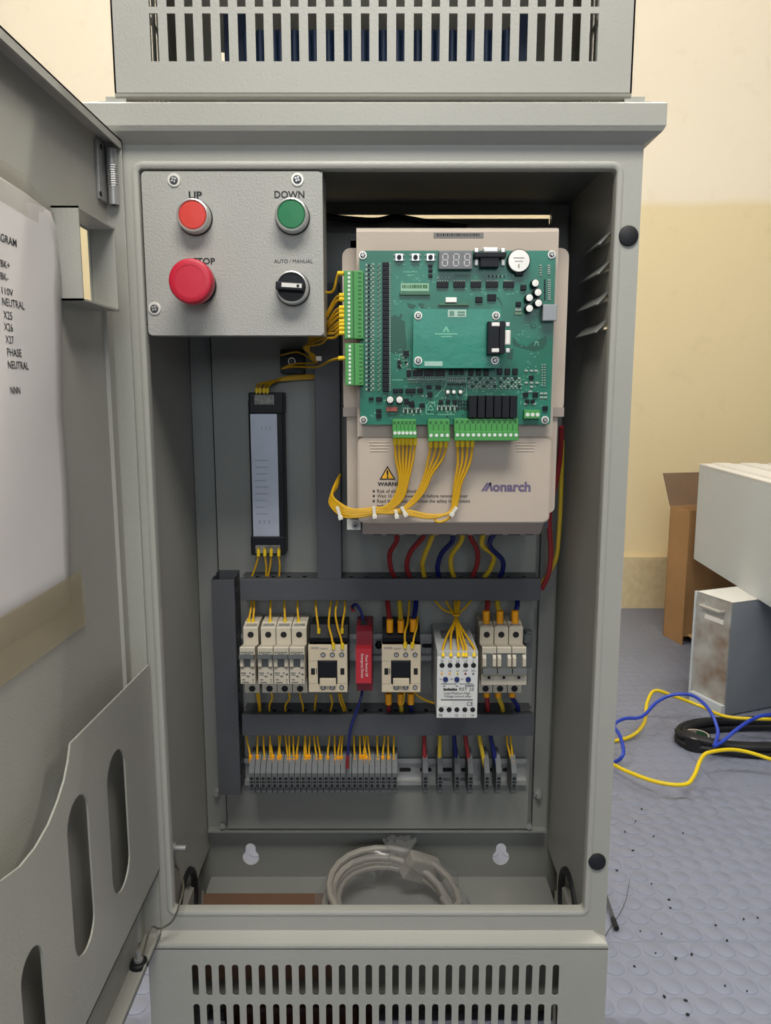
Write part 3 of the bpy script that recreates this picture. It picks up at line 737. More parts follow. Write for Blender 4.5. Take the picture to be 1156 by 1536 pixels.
# small surface components
smd = {'w': MB(), 'k': MB(), 'g': MB()}
def chip(cx, cy, w_, h_, k, hgt=0.001):
    pbox((cx-w_/2, cy-h_/2, cx+w_/2, cy+h_/2), YB_-hgt, YB_, 0, smd[k])
for i in range(29):
    y = 397.5+i*6.65
    chip(549.5, y, 2.6, 3.6, 'w'); chip(553, y+0.6, 3, 3.4, 'k'); chip(556.5, y+1.6, 2, 2.2, 'w')
    chip(559.5, y-1.4, 3.4, 2.2, 'w'); chip(560, y+1.8, 2.2, 1.6, 'g'); chip(567.5, y+1.2, 3.2, 2.8, 'g'); chip(569.5, y-1.6, 1.6, 1.6, 'w')
om = pbox((573.5, 480, 583, 486.2), YB_-0.0032, YB_, 0.0004); oc = at(578.2, 483, YB_)
ome = om.mesh('optocoupler', BLACK, oc)
for i in range(29):
    y = 396.5+i*6.68; inst('optocoupler', ome, pcb, at(578.2, y, YB_))
    chip(584.8, y-1.6, 2, 1.6, 'w'); chip(584.8, y+1.6, 2, 1.6, 'w')
# top edge: keys, display, connector, battery
for cx in (598.5, 623, 645.5):
    k_ = part('tact_switch', pbox((cx-6, 380.5, cx+6, 391.5), YB_-0.003, YB_, 0.0004), SILVER, pcb)
    q = at(cx, 386, YB_-0.003); part('key', MB().cyl(q, 0.0021, -0.0016, 0, 'Y', 14), BLACK, k_)
    for sx_ in (-7, 7):
        for sy in (-3.6, 3.6): chip(cx+sx_, 386+sy, 3, 1.8, 'w')
disp = part('digit_display', pbox((658, 376.5, 708.5, 403.5), YB_-0.008, YB_, 0.0005), mat('display_grey', (104,104,106), 0.35), pcb)
SEG = mat('segment_grey', (196,194,190), 0.4)
for cx in (667.5, 684, 700.5):
    sg = MB()
    for (dx, dy, ww, hh) in ((0.5,-9,6.5,1.5), (0,-0.2,6.5,1.5), (-0.6,8.6,6.5,1.5), (-3.6,-4.6,1.5,6.5), (4.2,-4.6,1.5,6.5), (-4.2,4.2,1.5,6.5), (3.6,4.2,1.5,6.5)):
        pbox((cx+dx-ww/2, 390+dy-hh/2, cx+dx+ww/2, 390+dy+hh/2), YB_-0.0083, YB_-0.0078, 0, sg)
    part('digit', sg, SEG, disp)
ds = part('serial_connector', pbox((720.5, 385, 748.5, 400.5), YB_-0.010, YB_, 0.0005), BLACK, pcb, 'black socket with a metal shell')
part('flange', pbox((711.5, 378, 759.5, 385.5), YB_-0.012, YB_, 0.0005), BLACK, ds)
part('shell', pbox((724, 370.5, 748, 379), YB_-0.0105, YB_-0.003, 0.0015), SILVER, ds)
for cx in (714.5, 754.5): part('bracket', pbox((cx-3, 388, cx+3, 398.5), YB_-0.004, YB_, 0.0008), CAPW, ds); part('jack_screw', pbox((cx-3.5, 372, cx+3.5, 379), YB_-0.008, YB_-0.003, 0.0008), SILVER, ds)
q = at(778.5, 391, YB_-0.008)
bt = part('battery', MB().lathe([(0.0100, 0.008), (0.0100, 0.001), (0.0096, 0.0002), (0.0, 0.0)], q, 'Y', 36), CAPW, pcb, 'round silver button cell')
part('holder', MB().lathe([(0.0108, 0.008), (0.0108, 0.0022), (0.0101, 0.0018)], q, 'Y', 36), BLACK, bt)
part('holder_tab', pbox((773, 406, 785, 413), YB_-0.005, YB_, 0.0005), BLACK, bt)
part('battery_marks', pbox((770, 386, 786, 387), YB_-0.0084, YB_-0.008, 0, pbox((772, 391, 784, 391.8), YB_-0.0084, YB_-0.008, 0, pbox((777, 396, 779, 401), YB_-0.0084, YB_-0.008))), BEIGE2, bt)
def ic(rect, hgt=0.0022, m=BLACK, nm='chip', pins=None):
    o = part(nm, pbox(rect, YB_-hgt, YB_, 0.0003), m, pcb)
    if pins:
        a, t, b, d = rect; n = int((b-a)/3)
        for i in range(n):
            x = a+1.5+i*(b-a-3)/max(1, n-1)
            if 'v' in pins: chip(x, t-1, 1.3, 2.2, 'w'); chip(x, d+1, 1.3, 2.2, 'w')
    return o
for r_ in ((655,422,672.5,431), (680,422,697.5,431), (706,422,721.5,431), (729,422,747,431), (755,422,771,431)): ic(r_, 0.0026, BLACK, 'chip', 'v')
ic((668,446,685,453.5), 0.003, CAPW, 'crystal'); ic((713,445,723.5,453.5)); ic((731,441,744,451))
for cy in (398.5, 405.5, 413.5): ic((642.5,cy-2.2,648.5,cy+2.2))
lab = part('barcode_label', pbox((601,425,643,436.5), YB_-0.0003, YB_), mat('label_green_white', (150,190,160), 0.5), pcb)
bb = MB()
for i in range(16): pbox((603+i*2.4, 427, 604+i*2.4+random.random(), 432), YB_-0.0006, YB_-0.0002, 0, bb)
part('barcode', bb, GREEN2, lab)
ic((599,438,645,442.5), 0.003, mat('socket_olive', (70,110,86), 0.5), 'pin_socket')
ic((657,455,703,458.5), 0.002, mat('socket_olive', (70,110,86), 0.5), 'pin_socket')
for i in range(4): chip(657+i*5.5, 416.5, 2.6, 2.6, 'w')
for i in range(9): chip(683+i*2.6, 413, 1.4, 3.4, 'g'); chip(733+i*2.9, 414.5, 1.4, 3.4, 'w' if i % 2 else 'k')
def cap(px, py, r, hgt=0.009):
    q = at(px, py, YB_-hgt)
    o = part('capacitor', MB().lathe([(r*1.04, hgt), (r*1.04, 0.0016), (r, 0.0005), (r*0.85, 0.0003)], q, 'Y', 24), BLACK, pcb)
    part('capacitor_top', MB().lathe([(r*0.86, 0.0008), (r*0.84, 0.0), (0, -0.0001)], q, 'Y', 24), CAPW, o)
for q in ((803, 424.5), (807, 438.5), (794, 446.5), (807.5, 454.5), (794, 462.5)): cap(*q, 0.0037)
for q in ((585, 599.5), (599, 599.5)): cap(*q, 0.0036)
for q in ((671.5, 588), (680.5, 588), (690.5, 588)): cap(*q, 0.0021, 0.006)
ic((781,427,789.5,435), 0.003); ic((774,452.5,781.5,459), 0.003); chip(777,464,9,4,'w'); chip(777,470,11,4,'g')
part('usb_socket', pbox((814, 456.5, 835.5, 481), YB_-0.010, YB_, 0.0006), mat('socket_grey', (148,150,152), 0.4, 0.3), pcb, 'grey square socket at the board edge')
for i in range(10): chip(823.5, 420+i*3.2, 4, 1.7, 'w'); chip(817, 420+i*3.2, 2.4, 1.7, 'k')
for i in range(5): chip(823, 398+i*3, 4, 1.7, 'w'); chip(810.5, 398+i*3.6, 3.6, 1.5, 'w')
for i in range(9): chip(813.2, 547+i*3.9, 2, 1.6, 'w'); chip(817, 547+i*3.9, 2, 1.6, 'w')
# lower half
for r_ in ((610,555,616.5,565), (619,555.5,634,564), (636.5,555.5,651,564), (653,555.5,667,564)): ic(r_, 0.0026, BLACK, 'chip', 'v')
for i in range(3): ic((673.5+i*8, 555, 679.5+i*8, 562)); 
for i in range(3): ic((703+i*11.5, 555, 710+i*11.5, 563), 0.003); ic((746+i*11.5, 552.5, 753.5+i*11.5, 562), 0.003)
for j in range(3):
    for i in range(14):
        x = 703+i*5.6+(3 if i > 7 else 0)
        chip(x, 567.5+j*6, 3.4, 2.6, 'w' if (i+j) % 3 else 'k'); chip(x+2, 570.5+j*6, 2, 1.4, 'w')
for i in range(9): chip(672+i*3.2, 571, 2, 4, 'w'); chip(672+i*3.2, 576.5, 2, 3, 'k'); chip(672+i*3.2, 566.5, 1.8, 2, 'w')
for i in range(22): chip(612+i*2.6, 569, 1.6, 2.4, 'w'); chip(613+i*2.6, 573.5, 1.5, 2, 'g')
for r_ in ((589,583,597,589.5), (598,583,604.5,589), (608,583,623,589.5), (626,583,634.5,589.5), (640,578,647,583.5), (653.5,578,661,583.5), (641,588,648.5,595.5),
           (564,595.5,573,602), (564,613.5,572,619), (564,620.5,572,627), (613,602,621,608), (629,605,637,611), (615,606.5,622,611.5), (606,598,613,606), (553,596,560,600)): ic(r_)
for (x_, n_) in ((605, 9), (656, 10)):
    for i in range(n_): chip(x_+i*3.2, 617 if x_ == 605 else 613, 2, 5, 'k' if i % 2 else 'w'); chip(x_+i*3.2, 612.5 if x_ == 605 else 609, 1.8, 2, 'w')
for i in range(3): ic((658+i*10.5, 600, 664.5+i*10.5, 606))
for j in range(3):
    for i in range(4): chip(688+i*4, 602+j*5, 2.8, 3, 'k')
ic((579.5,610.5,596,617), 0.004, mat('inductor_red', (168,84,66), 0.4), 'inductor')
for r_ in ((784.5,588.5,792,595), (799,588.5,807,595.5), (793.5,563,800.5,569), (788,599.5,794,604.5), (796,599.5,802,604.5), (814,609,821.5,616)): ic(r_)
for (x_, y_) in ((789,556),(797,556),(804,556),(789,574),(797,574),(805,574),(795,587),(797,580),(812,590),(818,590),(812,596),(818,596),(788,606),(801,606)): chip(x_, y_, 5, 2.6, 'w')
for i in range(60):
    x_, y_ = random.uniform(600, 700), random.uniform(565, 625); chip(x_, y_, random.uniform(1.4,2.6), random.uniform(1.2,2.2), random.choice('wwkg'), 0.0006)
for i in range(26):
    x_, y_ = random.uniform(598, 612), random.uniform(531, 552); chip(x_, y_, random.uniform(1.6,3.5), random.uniform(1.4,2.6), random.choice('wkg'), 0.0008)
ic((605,526,613,533)); ic((596,541,600,545)); ic((596,547,600,551))
rm = None
for (a, b) in ((703,715), (716.4,727.4), (728.8,739.8), (741,752), (753,764), (765,775.5)):
    part('relay', pbox((a, 593.5, b, 626.5), YB_-0.0125, YB_, 0.0004), BLACK, pcb)
tg = part('terminal_strip', pbox((786, 615, 810, 628), YB_-0.007, YB_, 0.0005), GREEN, pcb)
for cx in (791, 798.5, 806): q = at(cx, 622, YB_-0.007); part('screw_head', MB().cyl(q, 0.0019, -0.0005, 0.001, 'Y', 14), PINW, tg)
def plug(rect, n, ymid, dots):
    a, t, b, d = rect
    o = part('terminal_plug', pbox((a, t, b, ymid), YB_-0.010, YB_, 0.0005), GREEN, pcb)
    lo = part('plug_front', pbox((a+0.5, ymid, b+1, d), YB_-0.016, YB_-0.003, 0.0006), GREEN, o)
    me = MB().cyl((0,0,0), 0.0016, -0.0005, 0.0008, 'Y', 12).mesh('screw_head', PINW)
    for i in range(n):
        x = a+(b-a)*(i+0.5)/n; inst('screw_head', me, o, at(x+0.8, dots, YB_-0.016))
    mk = MB()
    for i in range(n+1):
        x = a+(b-a)*i/n; pbox((x-0.5, t+7, x+0.5, ymid), YB_-0.0104, YB_-0.009, 0, mk)
    for i in range(n): x = a+(b-a)*(i+0.5)/n; pbox((x-1.6, t+3, x+1.6, t+6.5), YB_-0.0104, YB_-0.009, 0, mk)
    part('number_marks', mk, GREEN2, o)
plug((588.5, 629, 624, 657), 6, 645.5, 649.5); plug((641.5, 629, 674, 662), 4, 646.5, 653); plug((681, 628, 777, 661), 12, 646.5, 652.5)
part('small_parts', smd['w'], mat('solder_grey', (158,172,160), 0.45), pcb, stuff=True); part('small_parts', smd['k'], BLACK, pcb, stuff=True); part('small_parts', smd['g'], mat('smd_olive', (96,128,104), 0.5), pcb, stuff=True)
SILK = mat('silkscreen', (120,190,160), 0.5)
sk_ = MB()
def sline(a, b, wd=0.9):
    A, B = at(*a, YB_-0.0001), at(*b, YB_-0.0001); d = Vector((B.x-A.x, B.z-A.z)); L = d.length; d /= L; n_ = Vector((-d.y, d.x))*(wd*0.00031)
    P = [(A.x+n_.x, A.z+n_.y), (B.x+n_.x, B.z+n_.y), (B.x-n_.x, B.z-n_.y), (A.x-n_.x, A.z-n_.y)]
    sk_.prism(P, YD(YB_)-0.0003, YD(YB_), 'Y')
for a, b in (((669,558),(669,578)), ((669,578),(652,596)), ((699,558),(699.5,594)), ((699.5,594),(702,597)), ((639,621),(639,609)), ((639,609),(644,603.5)), ((644,603.5),(652,603.5)), ((652,603.5),(652,610)), ((639,621),(652,621)), ((641,615),(645.5,607)), ((645.5,607),(650,615)), ((650,615),(641,615)),
             ((604,408),(626,408)), ((610,413),(620,413)), ((588,570),(606,570)), ((656,622),(682,622)), ((801,513),(808,513)), ((801,519),(804.5,511)), ((808,519),(804.5,511))): sline(a, b)
part('silkscreen', sk_, SILK, pcb)
sd = MB(); rs_ = random.Random(21)
for (a, b, c, d, n) in ((588, 395, 655, 424, 26), (590, 440, 660, 462, 14), (700, 402, 790, 420, 26), (690, 432, 780, 442, 16), (762, 470, 818, 545, 22), (590, 520, 618, 556, 14), (700, 564, 785, 592, 60), (605, 566, 700, 622, 50), (550, 588, 606, 628, 16), (780, 548, 812, 612, 26)):
    for _ in range(n):
        x, y = rs_.uniform(a, b if b > a else c), 0
        x = rs_.uniform(a, c); y = rs_.uniform(b, d); v = rs_.random() < 0.3; L = rs_.uniform(1.5, 5)
        pbox((x, y, x+(0.7 if v else L), y+(L*0.8 if v else 0.7)), YB_-0.0002, YB_, 0, sd)
part('silkscreen_marks', sd, SILK, pcb, stuff=True)
STAIN = mat('coating_stain', (2,74,54), 0.35)
for poly in ([(586,476),(592,472),(598,476),(600,470),(604,472),(601,479),(607,482),(608,500),(610,522),(603,530),(592,531),(586,528)], [(610,454),(617,456),(624,458),(620,463),(612,462)], [(626,455),(634,455),(639,460),(632,463)],
             [(768,505),(776,515),(790,520),(800,512),(812,508),(819,503),(820,516),(812,524),(800,527),(782,522),(770,518)], [(742,445),(748,446),(753,456),(754,462),(751,456),(747,450)], [(795,488),(803,487),(804,492),(797,493)], [(762,520),(770,524),(768,540),(760,538)]):
    P = [(xf(a, b, YB_), zf(b, YB_)) for a, b in poly]
    part('coating_stain', MB().sheet(P, [], mpY, YD(YB_)-0.00015, YD(YB_)+0.0001), STAIN, pcb)

# daughter card
YK = .727
card = thing('daughter_card', 'smaller green card held by four screws in the middle of the control board', 'circuit board', (xf(685, 552, YK), YD(YK), zf(552, YK)))
part('board', MB().prism(rrect(xf(619.5, 508, YK), xf(750.5, 508, YK), zf(552, YK), zf(463.5, YK), 0.002, 3), YD(YK), YD(YK)+0.0016, 'Y'), PCB2, card)
so = MB()
for q in ((627, 473.5), (743.5, 473.5), (627, 541), (742, 540.5)):
    screw(q[0], q[1], YK, 0.0038, card); c = at(*q, YK); so.cyl(c, 0.0028, 0.0016, YD(YB_)-YD(YK), 'Y', 10)
part('standoff', so, SILVER, card)
dc = part('serial_connector', pbox((731.5, 482, 749, 531.5), YK-0.010, YK, 0.0005), BLACK, card, 'black socket with a metal shell')
part('flange', pbox((749, 481.5, 757, 530.5), YK-0.012, YK+0.002, 0.0005), BLACK, dc)
part('shell', pbox((757, 495, 766, 517.5), YK-0.010, YK-0.001, 0.0012), CAPW, dc)
for cy in (486.5, 525.5): part('bracket', pbox((737, cy-3, 752, cy+3), YK-0.0108, YK-0.008, 0.0006), CAPW, dc); part('jack_screw', pbox((758, cy-3.5, 765, cy+3.5), YK-0.008, YK-0.002, 0.0008), SILVER, dc)
part('paper_label', pbox((671.5, 464.5, 699, 475.5), YK-0.0003, YK), mat('label_pale', (172,200,186), 0.5), card)
part('label_marks', pbox((674, 466.5, 681, 473.5), YK-0.0005, YK, 0, pbox((686, 467, 697, 469.5), YK-0.0005, YK, 0, pbox((686, 471, 697, 473.5), YK-0.0005, YK))), mat('label_mark', (98,140,124), 0.5), card)
part('white_strip', pbox((636.5, 542, 663.5, 549), YK-0.0003, YK), mat('label_pale2', (160,196,180), 0.5), card)
tri_s(669, 493.5, 5.5, YK-0.0002, SILK, 'logo_mark', card); tri_s(669, 495.2, 2.2, YK-0.0004, PCB2, 'logo_mark', card)
part('print_line', pbox((652, 500, 686, 501.8), YK-0.0002, YK, 0, pbox((661, 504, 678, 505.4), YK-0.0002, YK)), SILK, card)

# ================================================================== wiring ducts
def duct_h(label, x0, x1, pt, pb, yf=.867):
    a, b = xf(x0, (pt+pb)/2, yf), xf(x1, (pt+pb)/2, yf); z1, z0 = zf(pt, yf), zf(pb, yf); Y0, Y1 = YD(yf), YP-0.0003
    t = thing('wiring_duct', label, 'wiring duct', ((a+b)/2, YP, (z0+z1)/2))
    part('base', MB().box(a, b, Y1-0.002, Y1, z0+0.001, z1-0.001), DUCT, t)
    part('cover', MB().box(a, b, Y0, Y0+0.0018, z0-0.0006, z1+0.0006, 0.0006).box(a, b, Y0+0.001, Y0+0.006, z1-0.0002, z1+0.0008).box(a, b, Y0+0.001, Y0+0.006, z0-0.0008, z0+0.0002), DUCT, t)
    n = max(2, round((b-a)/0.0185)); pit = (b-a)/n
    # each side wall: solid foot, then fingers with wire gaps
    for z, dz in ((z1, -0.0012), (z0, 0.0012)):
        part('side_wall', MB().box(a, b, Y0+0.022, Y1, z, z+dz), DUCT, t)
        me = MB().box(-pit/2+0.0025, pit/2-0.0025, Y0+0.004, Y0+0.0225, 0, dz).box(-pit/2+0.0008, pit/2-0.0008, Y0+0.004, Y0+0.012, 0, dz).mesh('finger', DUCT)
        for i in range(n): inst('finger', me, t, (a+(i+0.5)*pit, 0, z))
    return t
duct_h('long horizontal grey wiring duct just below the drive, with eight thick wires entering it', 360, 811, 869.5, 900)
duct_h('horizontal grey wiring duct between the breakers and the terminal blocks', 363, 801, 1073, 1103)
def duct_v(label, pa, pb, py0, py1, yf=.867, extra=0.0):
    ym = (py0+py1)/2
    a, b = xf(pa, ym, yf), xf(pb, ym, yf); z1, z0 = zf(py0, yf)+extra, zf(py1, yf); Y0, Y1 = YD(yf), YP-0.0003
    t = thing('wiring_duct', label, 'wiring duct', ((a+b)/2, YP, z0))
    part('base', MB().box(a+0.001, b-0.001, Y1-0.002, Y1, z0, z1), DUCT, t)
    part('cover', MB().box(a-0.0006, b+0.0006, Y0, Y0+0.0018, z0, z1-0.003, 0.0006).box(a-0.0008, a+0.0002, Y0+0.001, Y0+0.006, z0, z1-0.003).box(b-0.0002, b+0.0008, Y0+0.001, Y0+0.006, z0, z1-0.003), DUCT, t)
    n = max(2, round((z1-z0)/0.0185)); pit = (z1-z0)/n
    for x, dx in ((a, 0.0012), (b, -0.0012)):
        part('side_wall', MB().box(x, x+dx, Y0+0.022, Y1, z0, z1), DUCT, t)
        me = MB().box(0, dx, Y0+0.004, Y0+0.0225, -pit/2+0.0025, pit/2-0.0025).box(0, dx, Y0+0.004, Y0+0.012, -pit/2+0.0008, pit/2-0.0008).mesh('finger', DUCT)
        for i in range(n): inst('finger', me, t, (x, 0, z0+(i+0.5)*pit))
    return t
duct_v('short upright grey wiring duct standing left of the breakers', 323, 355, 866, 1192)
duct_v('upright grey wiring duct between the slim power supply and the drive', 473.5, 509, 420, 869, .8665)

# ================================================================== DIN rails
def rail(label, x0, x1, p0, p1):
    yf = .8975; a, b = xf(x0, (p0+p1)/2, yf), xf(x1, (p0+p1)/2, yf); z1, z0 = zf(p0, yf), zf(p1, yf); Y0, Y1 = YD(yf), YP-0.0003
    t = thing('mounting_rail', label, 'rail', ((a+b)/2, YP, z0)); e = 0.006; s_ = 0.001
    zz = [(Y0, z1), (Y0, z1-e), (Y1-s_, z1-e-0.001), (Y1-s_, z0+e+0.001), (Y0, z0+e), (Y0, z0), (Y0+s_, z0), (Y0+s_, z0+e-s_), (Y1, z0+e+0.0002), (Y1, z1-e-0.0002), (Y0+s_, z1-e+s_), (Y0+s_, z1)]
    part('rail', MB().prism(zz, a, b, 'X'), STEEL, t)
    sl = MB(); x = a+0.012; zc = (z0+z1)/2
    while x < b-0.02:
        sl.prism(rrect(x, x+0.015, zc-0.0026, zc+0.0026, 0.0025, 4), Y1-s_-0.0003, Y1-s_+0.0002, 'Y'); x += 0.026
    part('rail_slot', sl, DARK, t)
    return t
RA = rail('galvanised top-hat rail behind the breakers and contactors', 362, 797, 951, 991)
q = at(568, 968, .893)
part('rail_bolt', MB().lathe([(0.0040, 0.005), (0.0044, 0.001), (0.0036, -0.003), (0.0018, -0.0045), (0.0, -0.0048)], q, 'Y', 18), BLACK, RA, 'black domed bolt')
part('end_clamp', pbox((788, 948, 798, 1002), .885, .896, 0.0008, pbox((786, 953, 796, 965), .880, .886, 0.0006)), TERM, RA)
RB_ = rail('galvanised top-hat rail carrying the grey terminal blocks', 366, 790, 1138, 1178)

# ================================================================== circuit breakers
YR = YD(.8975)
def breaker(name, label, px_list, ax, group=None):
    """px_list: (left,right) pixel columns of the nose of each pole"""
    ys, yn = .853, .829
    L, R = xf(px_list[0][0], 1000, yn), xf(px_list[-1][1], 1000, yn)
    zt = zf(941, ys); zsb = zf(966, ys); znt = zf(972, yn); znb = zf(1026, yn); zl = zf(1027.5, ys); zb3 = zf(1039.5, ys)
    root = thing(name, label, 'circuit breaker', ((L+R)/2, YR, zb3), group)
    P = [(YR-0.0005, zt+0.003), (YD(ys)+0.014, zt+0.003), (YD(ys)+0.009, zt+0.0008), (YD(ys)+0.001, zt), (YD(ys), zt-0.001), (YD(ys), zsb), (YD(yn)+0.001, znt+0.001), (YD(yn), znt), (YD(yn), znb+0.0005), (YD(yn)+0.0006, znb), (YD(ys), znb-0.0004), (YD(ys), zb3+0.0006), (YD(ys)+0.0006, zb3), (YR-0.0005, zb3)]
    W = (R-L)/len(px_list)
    for i in range(len(px_list)):
        c = L+W*(i+0.5)
        part('housing', MB().prism(P, c-W/2+0.0005, c+W/2-0.0005, 'X'), MCBM, root)
        for py, r_ in ((952, 0.0036), (1033, 0.0038)):
            q = Vector((c, YD(ys), zf(py, ys))); part('screw_hole', MB().cyl(q, r_, -0.0003, 0.0008, 'Y', 20), DARK, root)
        q = zf(932, ys)
        part('clamp', MB().box(c-W*0.34, c+W*0.34, YD(ys)+0.003, YD(ys)+0.010, zt+0.0002, zt+0.0014), STEEL, root)
        up_ = not ax
        zw1, zw0 = (zf(981, yn), zf(1002, yn))
        part('toggle_slot', MB().box(c-W*0.20, c+W*0.20, YD(yn)-0.0003, YD(yn)+0.001, zw0, zw1), TOGGLE, root)
        for s_ in (-1, 1):
            part('cheek', MB().prism([(YD(yn)-0.004, zf(986, yn)), (YD(yn)-0.004, zf(998, yn)), (YD(yn)+0.001, zf(1003, yn)), (YD(yn)+0.001, zf(981, yn))], c+s_*W*0.22, c+s_*W*0.44, 'X'), MCBM, root)
        if up_: tz = [(YD(yn)-0.0075, zf(982.5, yn-0.0075)), (YD(yn)-0.0075, zf(988.5, yn-0.0075)), (YD(yn)+0.001, zf(990.5, yn)), (YD(yn)+0.001, zf(982, yn))]
        else: tz = [(YD(yn)-0.0075, zf(1003, yn-0.0075)), (YD(yn)-0.0085, zf(1011.5, yn-0.0085)), (YD(yn)+0.001, zf(1010, yn)), (YD(yn)+0.001, zf(1001, yn))]
        part('toggle', MB().prism(tz, c-W*0.46, c+W*0.46, 'X'), TOGGLE, root)
        if not ax:
            part('rating_plate', MB().prism([(c-W*0.46, zf(1025, yn)), (c+W*0.46, zf(1025, yn))]+[(c+W*0.46*math.cos(PI*k/10), zf(1007, yn)+W*0.28*math.sin(PI*k/10)) for k in range(11)], YD(yn)-0.0012, YD(yn), 'Y'), MCBM, root)
            mk = MB(); yq = YD(yn)-0.0014
            for (u, v, wu, wv) in ((-0.26,1009,0.32,1.6), (-0.24,1012,0.28,1.2), (0.15,1009,0.10,2), (0.34,1011,0.14,3), (0.02,1014,0.18,2.2), (-0.26,1019,0.2,1.6), (0.33,1019,0.08,1.8), (-0.15,1023,0.42,1.5), (0.33,1022.5,0.06,1.6)):
                mk.box(c+W*(u-wu/2), c+W*(u+wu/2), yq, yq+0.0003, zf(v+wv/2, yn), zf(v-wv/2, yn))
            part('rating_print', mk, TOGGLE, root)
            nm = MB()
            for k in range(7): nm.box(c-W*0.40+k*W*0.115, c-W*0.40+k*W*0.115+W*0.085, YD(yn)-0.0002, YD(yn)+0.0002, zf(980.3-(k % 2)*0.5, yn), zf(977.8, yn))
            part('name_print', nm, TOGGLE, root)
    if ax:
        mk = MB().box(L+W*0.7, R-W*0.1, YD(yn)-0.0003, YD(yn), zf(981.5, yn), zf(979.6, yn))
        for k in range(7): mk.box(L+W*0.08+k*W*0.08, L+W*0.08+k*W*0.08+W*0.055, YD(yn)-0.0003, YD(yn), zf(981.5, yn), zf(979.6, yn))
        mk.box(L+W*0.1, L+W*0.38, YD(yn)-0.0003, YD(yn), zf(1020, yn), zf(1018, yn)).box(L+W*0.1, L+W*0.5, YD(yn)-0.0003, YD(yn), zf(1024, yn), zf(1022, yn)).box(R-W*0.45, R-W*0.1, YD(yn)-0.0003, YD(yn), zf(1021, yn), zf(1019, yn))
        part('rating_print', mk, TOGGLE, root)
        part('trip_bar', MB().box(L-0.0002, R+0.0002, YD(yn)-0.0018, YD(yn)+0.001, zf(1026.3, yn), zf(1013.5, yn)), MCBM, root)
        for i in range(3): part('indicator', MB().prism(circ(L+W*(i+0.5), zf(1015.4, yn), 0.0018, 12), YD(yn)-0.0022, YD(yn)-0.0015, 'Y'), DARK, root)
    return root
lbl = ['leftmost single-pole breaker, set a little apart beside the upright duct', 'second single-pole breaker from the left in the row of four', 'third single-pole breaker from the left in the row of four', 'fourth single-pole breaker, next to the left contactor']
first = breaker('circuit_breaker', lbl[0], [(359.5, 383.3)], False, 'single-pole breakers on the upper rail')
for i, dx in enumerate((386.4-359.5, 410-359.5, 433.7-359.5)):
    c = copy_tree(first); c['label'] = lbl[i+1]; c.location.x += dx*(xf(400, 1000, .829)-xf(399, 1000, .829))
breaker('three_pole_breaker', 'wide three-pole breaker with grey toggles down at the right end of the rail', [(722, 744.3), (744.3, 766.6), (766.6, 789)], True)

# ================================================================== contactors
def contactor(label, px0_):
    yf = .838
    root = thing('contactor', label, 'contactor', (xf(px0_+29, 1040, yf), YR, zf(1040, yf)), 'contactors on the upper rail')
    d = lambda x: px0_+x
    a, b = xf(d(0), 1003, yf), xf(d(58.5), 1003, yf)
    zt, zb = zf(968, yf), zf(1038.5, yf)
    part('base', MB().prism([(YR-0.0005, zt+0.016), (YD(.866), zt+0.016), (YD(.853), zt+0.004), (YD(.853), zt), (YD(yf)+0.004, zt), (YD(yf)+0.004, zb), (YD(.853), zb), (YD(.86), zb-0.006), (YR-0.0005, zb-0.006)], a+0.0006, b-0.0002, 'X'), BLACK, root)
    face = part('face', MB().box(a, b, YD(yf), YD(yf)+0.012, zb, zt, 0.0008), CREAM, root)
    part('window', pbox((d(14), 990.5, d(43.5), 1026), yf-0.0004, yf, 0.0003), BLACK, root)
    part('armature', pbox((d(15.5), 992, d(42), 1016), yf-0.003, yf, 0.0008), BLACK, root)
    part('marker_holder', pbox((d(17), 1018, d(41.5), 1029.5), yf-0.004, yf, 0.0008), CREAM, root)
    for x in (4, 48): part('side_hole', pbox((d(x), 1002.5, d(x+6), 1012), yf-0.0003, yf+0.001), DARK, root)
    part('side_line', pbox((d(11.5), 1002.5, d(12.6), 1011), yf-0.0003, yf+0.001), DARK, root)
    for x in (22, 36, 50):
        for py in (982.3, 1031.3):
            q = at(d(x), py, yf); s_ = part('screw', MB().cyl(q, 0.0029, -0.0004, 0.001, 'Y', 18), DARK, root)
            part('screw_head', MB().cyl(q, 0.0021, -0.0008, 0.001, 'Y', 14), STEEL, s_)
    part('seam', pbox((d(0.5), 991, d(13), 991.8), yf-0.0002, yf, 0, pbox((d(0.5), 1025, d(13), 1025.8), yf-0.0002, yf, 0, pbox((d(45), 1025, d(58), 1025.8), yf-0.0002, yf))), BEIGE2, root)
    part('terminal_screw', pbox((d(2), 962, d(3), 963), .852, .855), DARK, root)
    part('top_recess', pbox((d(4), 970.5, d(16), 973.5), yf-0.0002, yf+0.0005, 0, pbox((d(18), 972, d(29), 974), yf-0.0002, yf+0.0005)), BEIGE2, root)
    return root
contactor('cream and black contactor right of the four single-pole breakers', 462.3)
contactor('cream and black contactor with three thick coloured wires, right of the red module', 572.3)

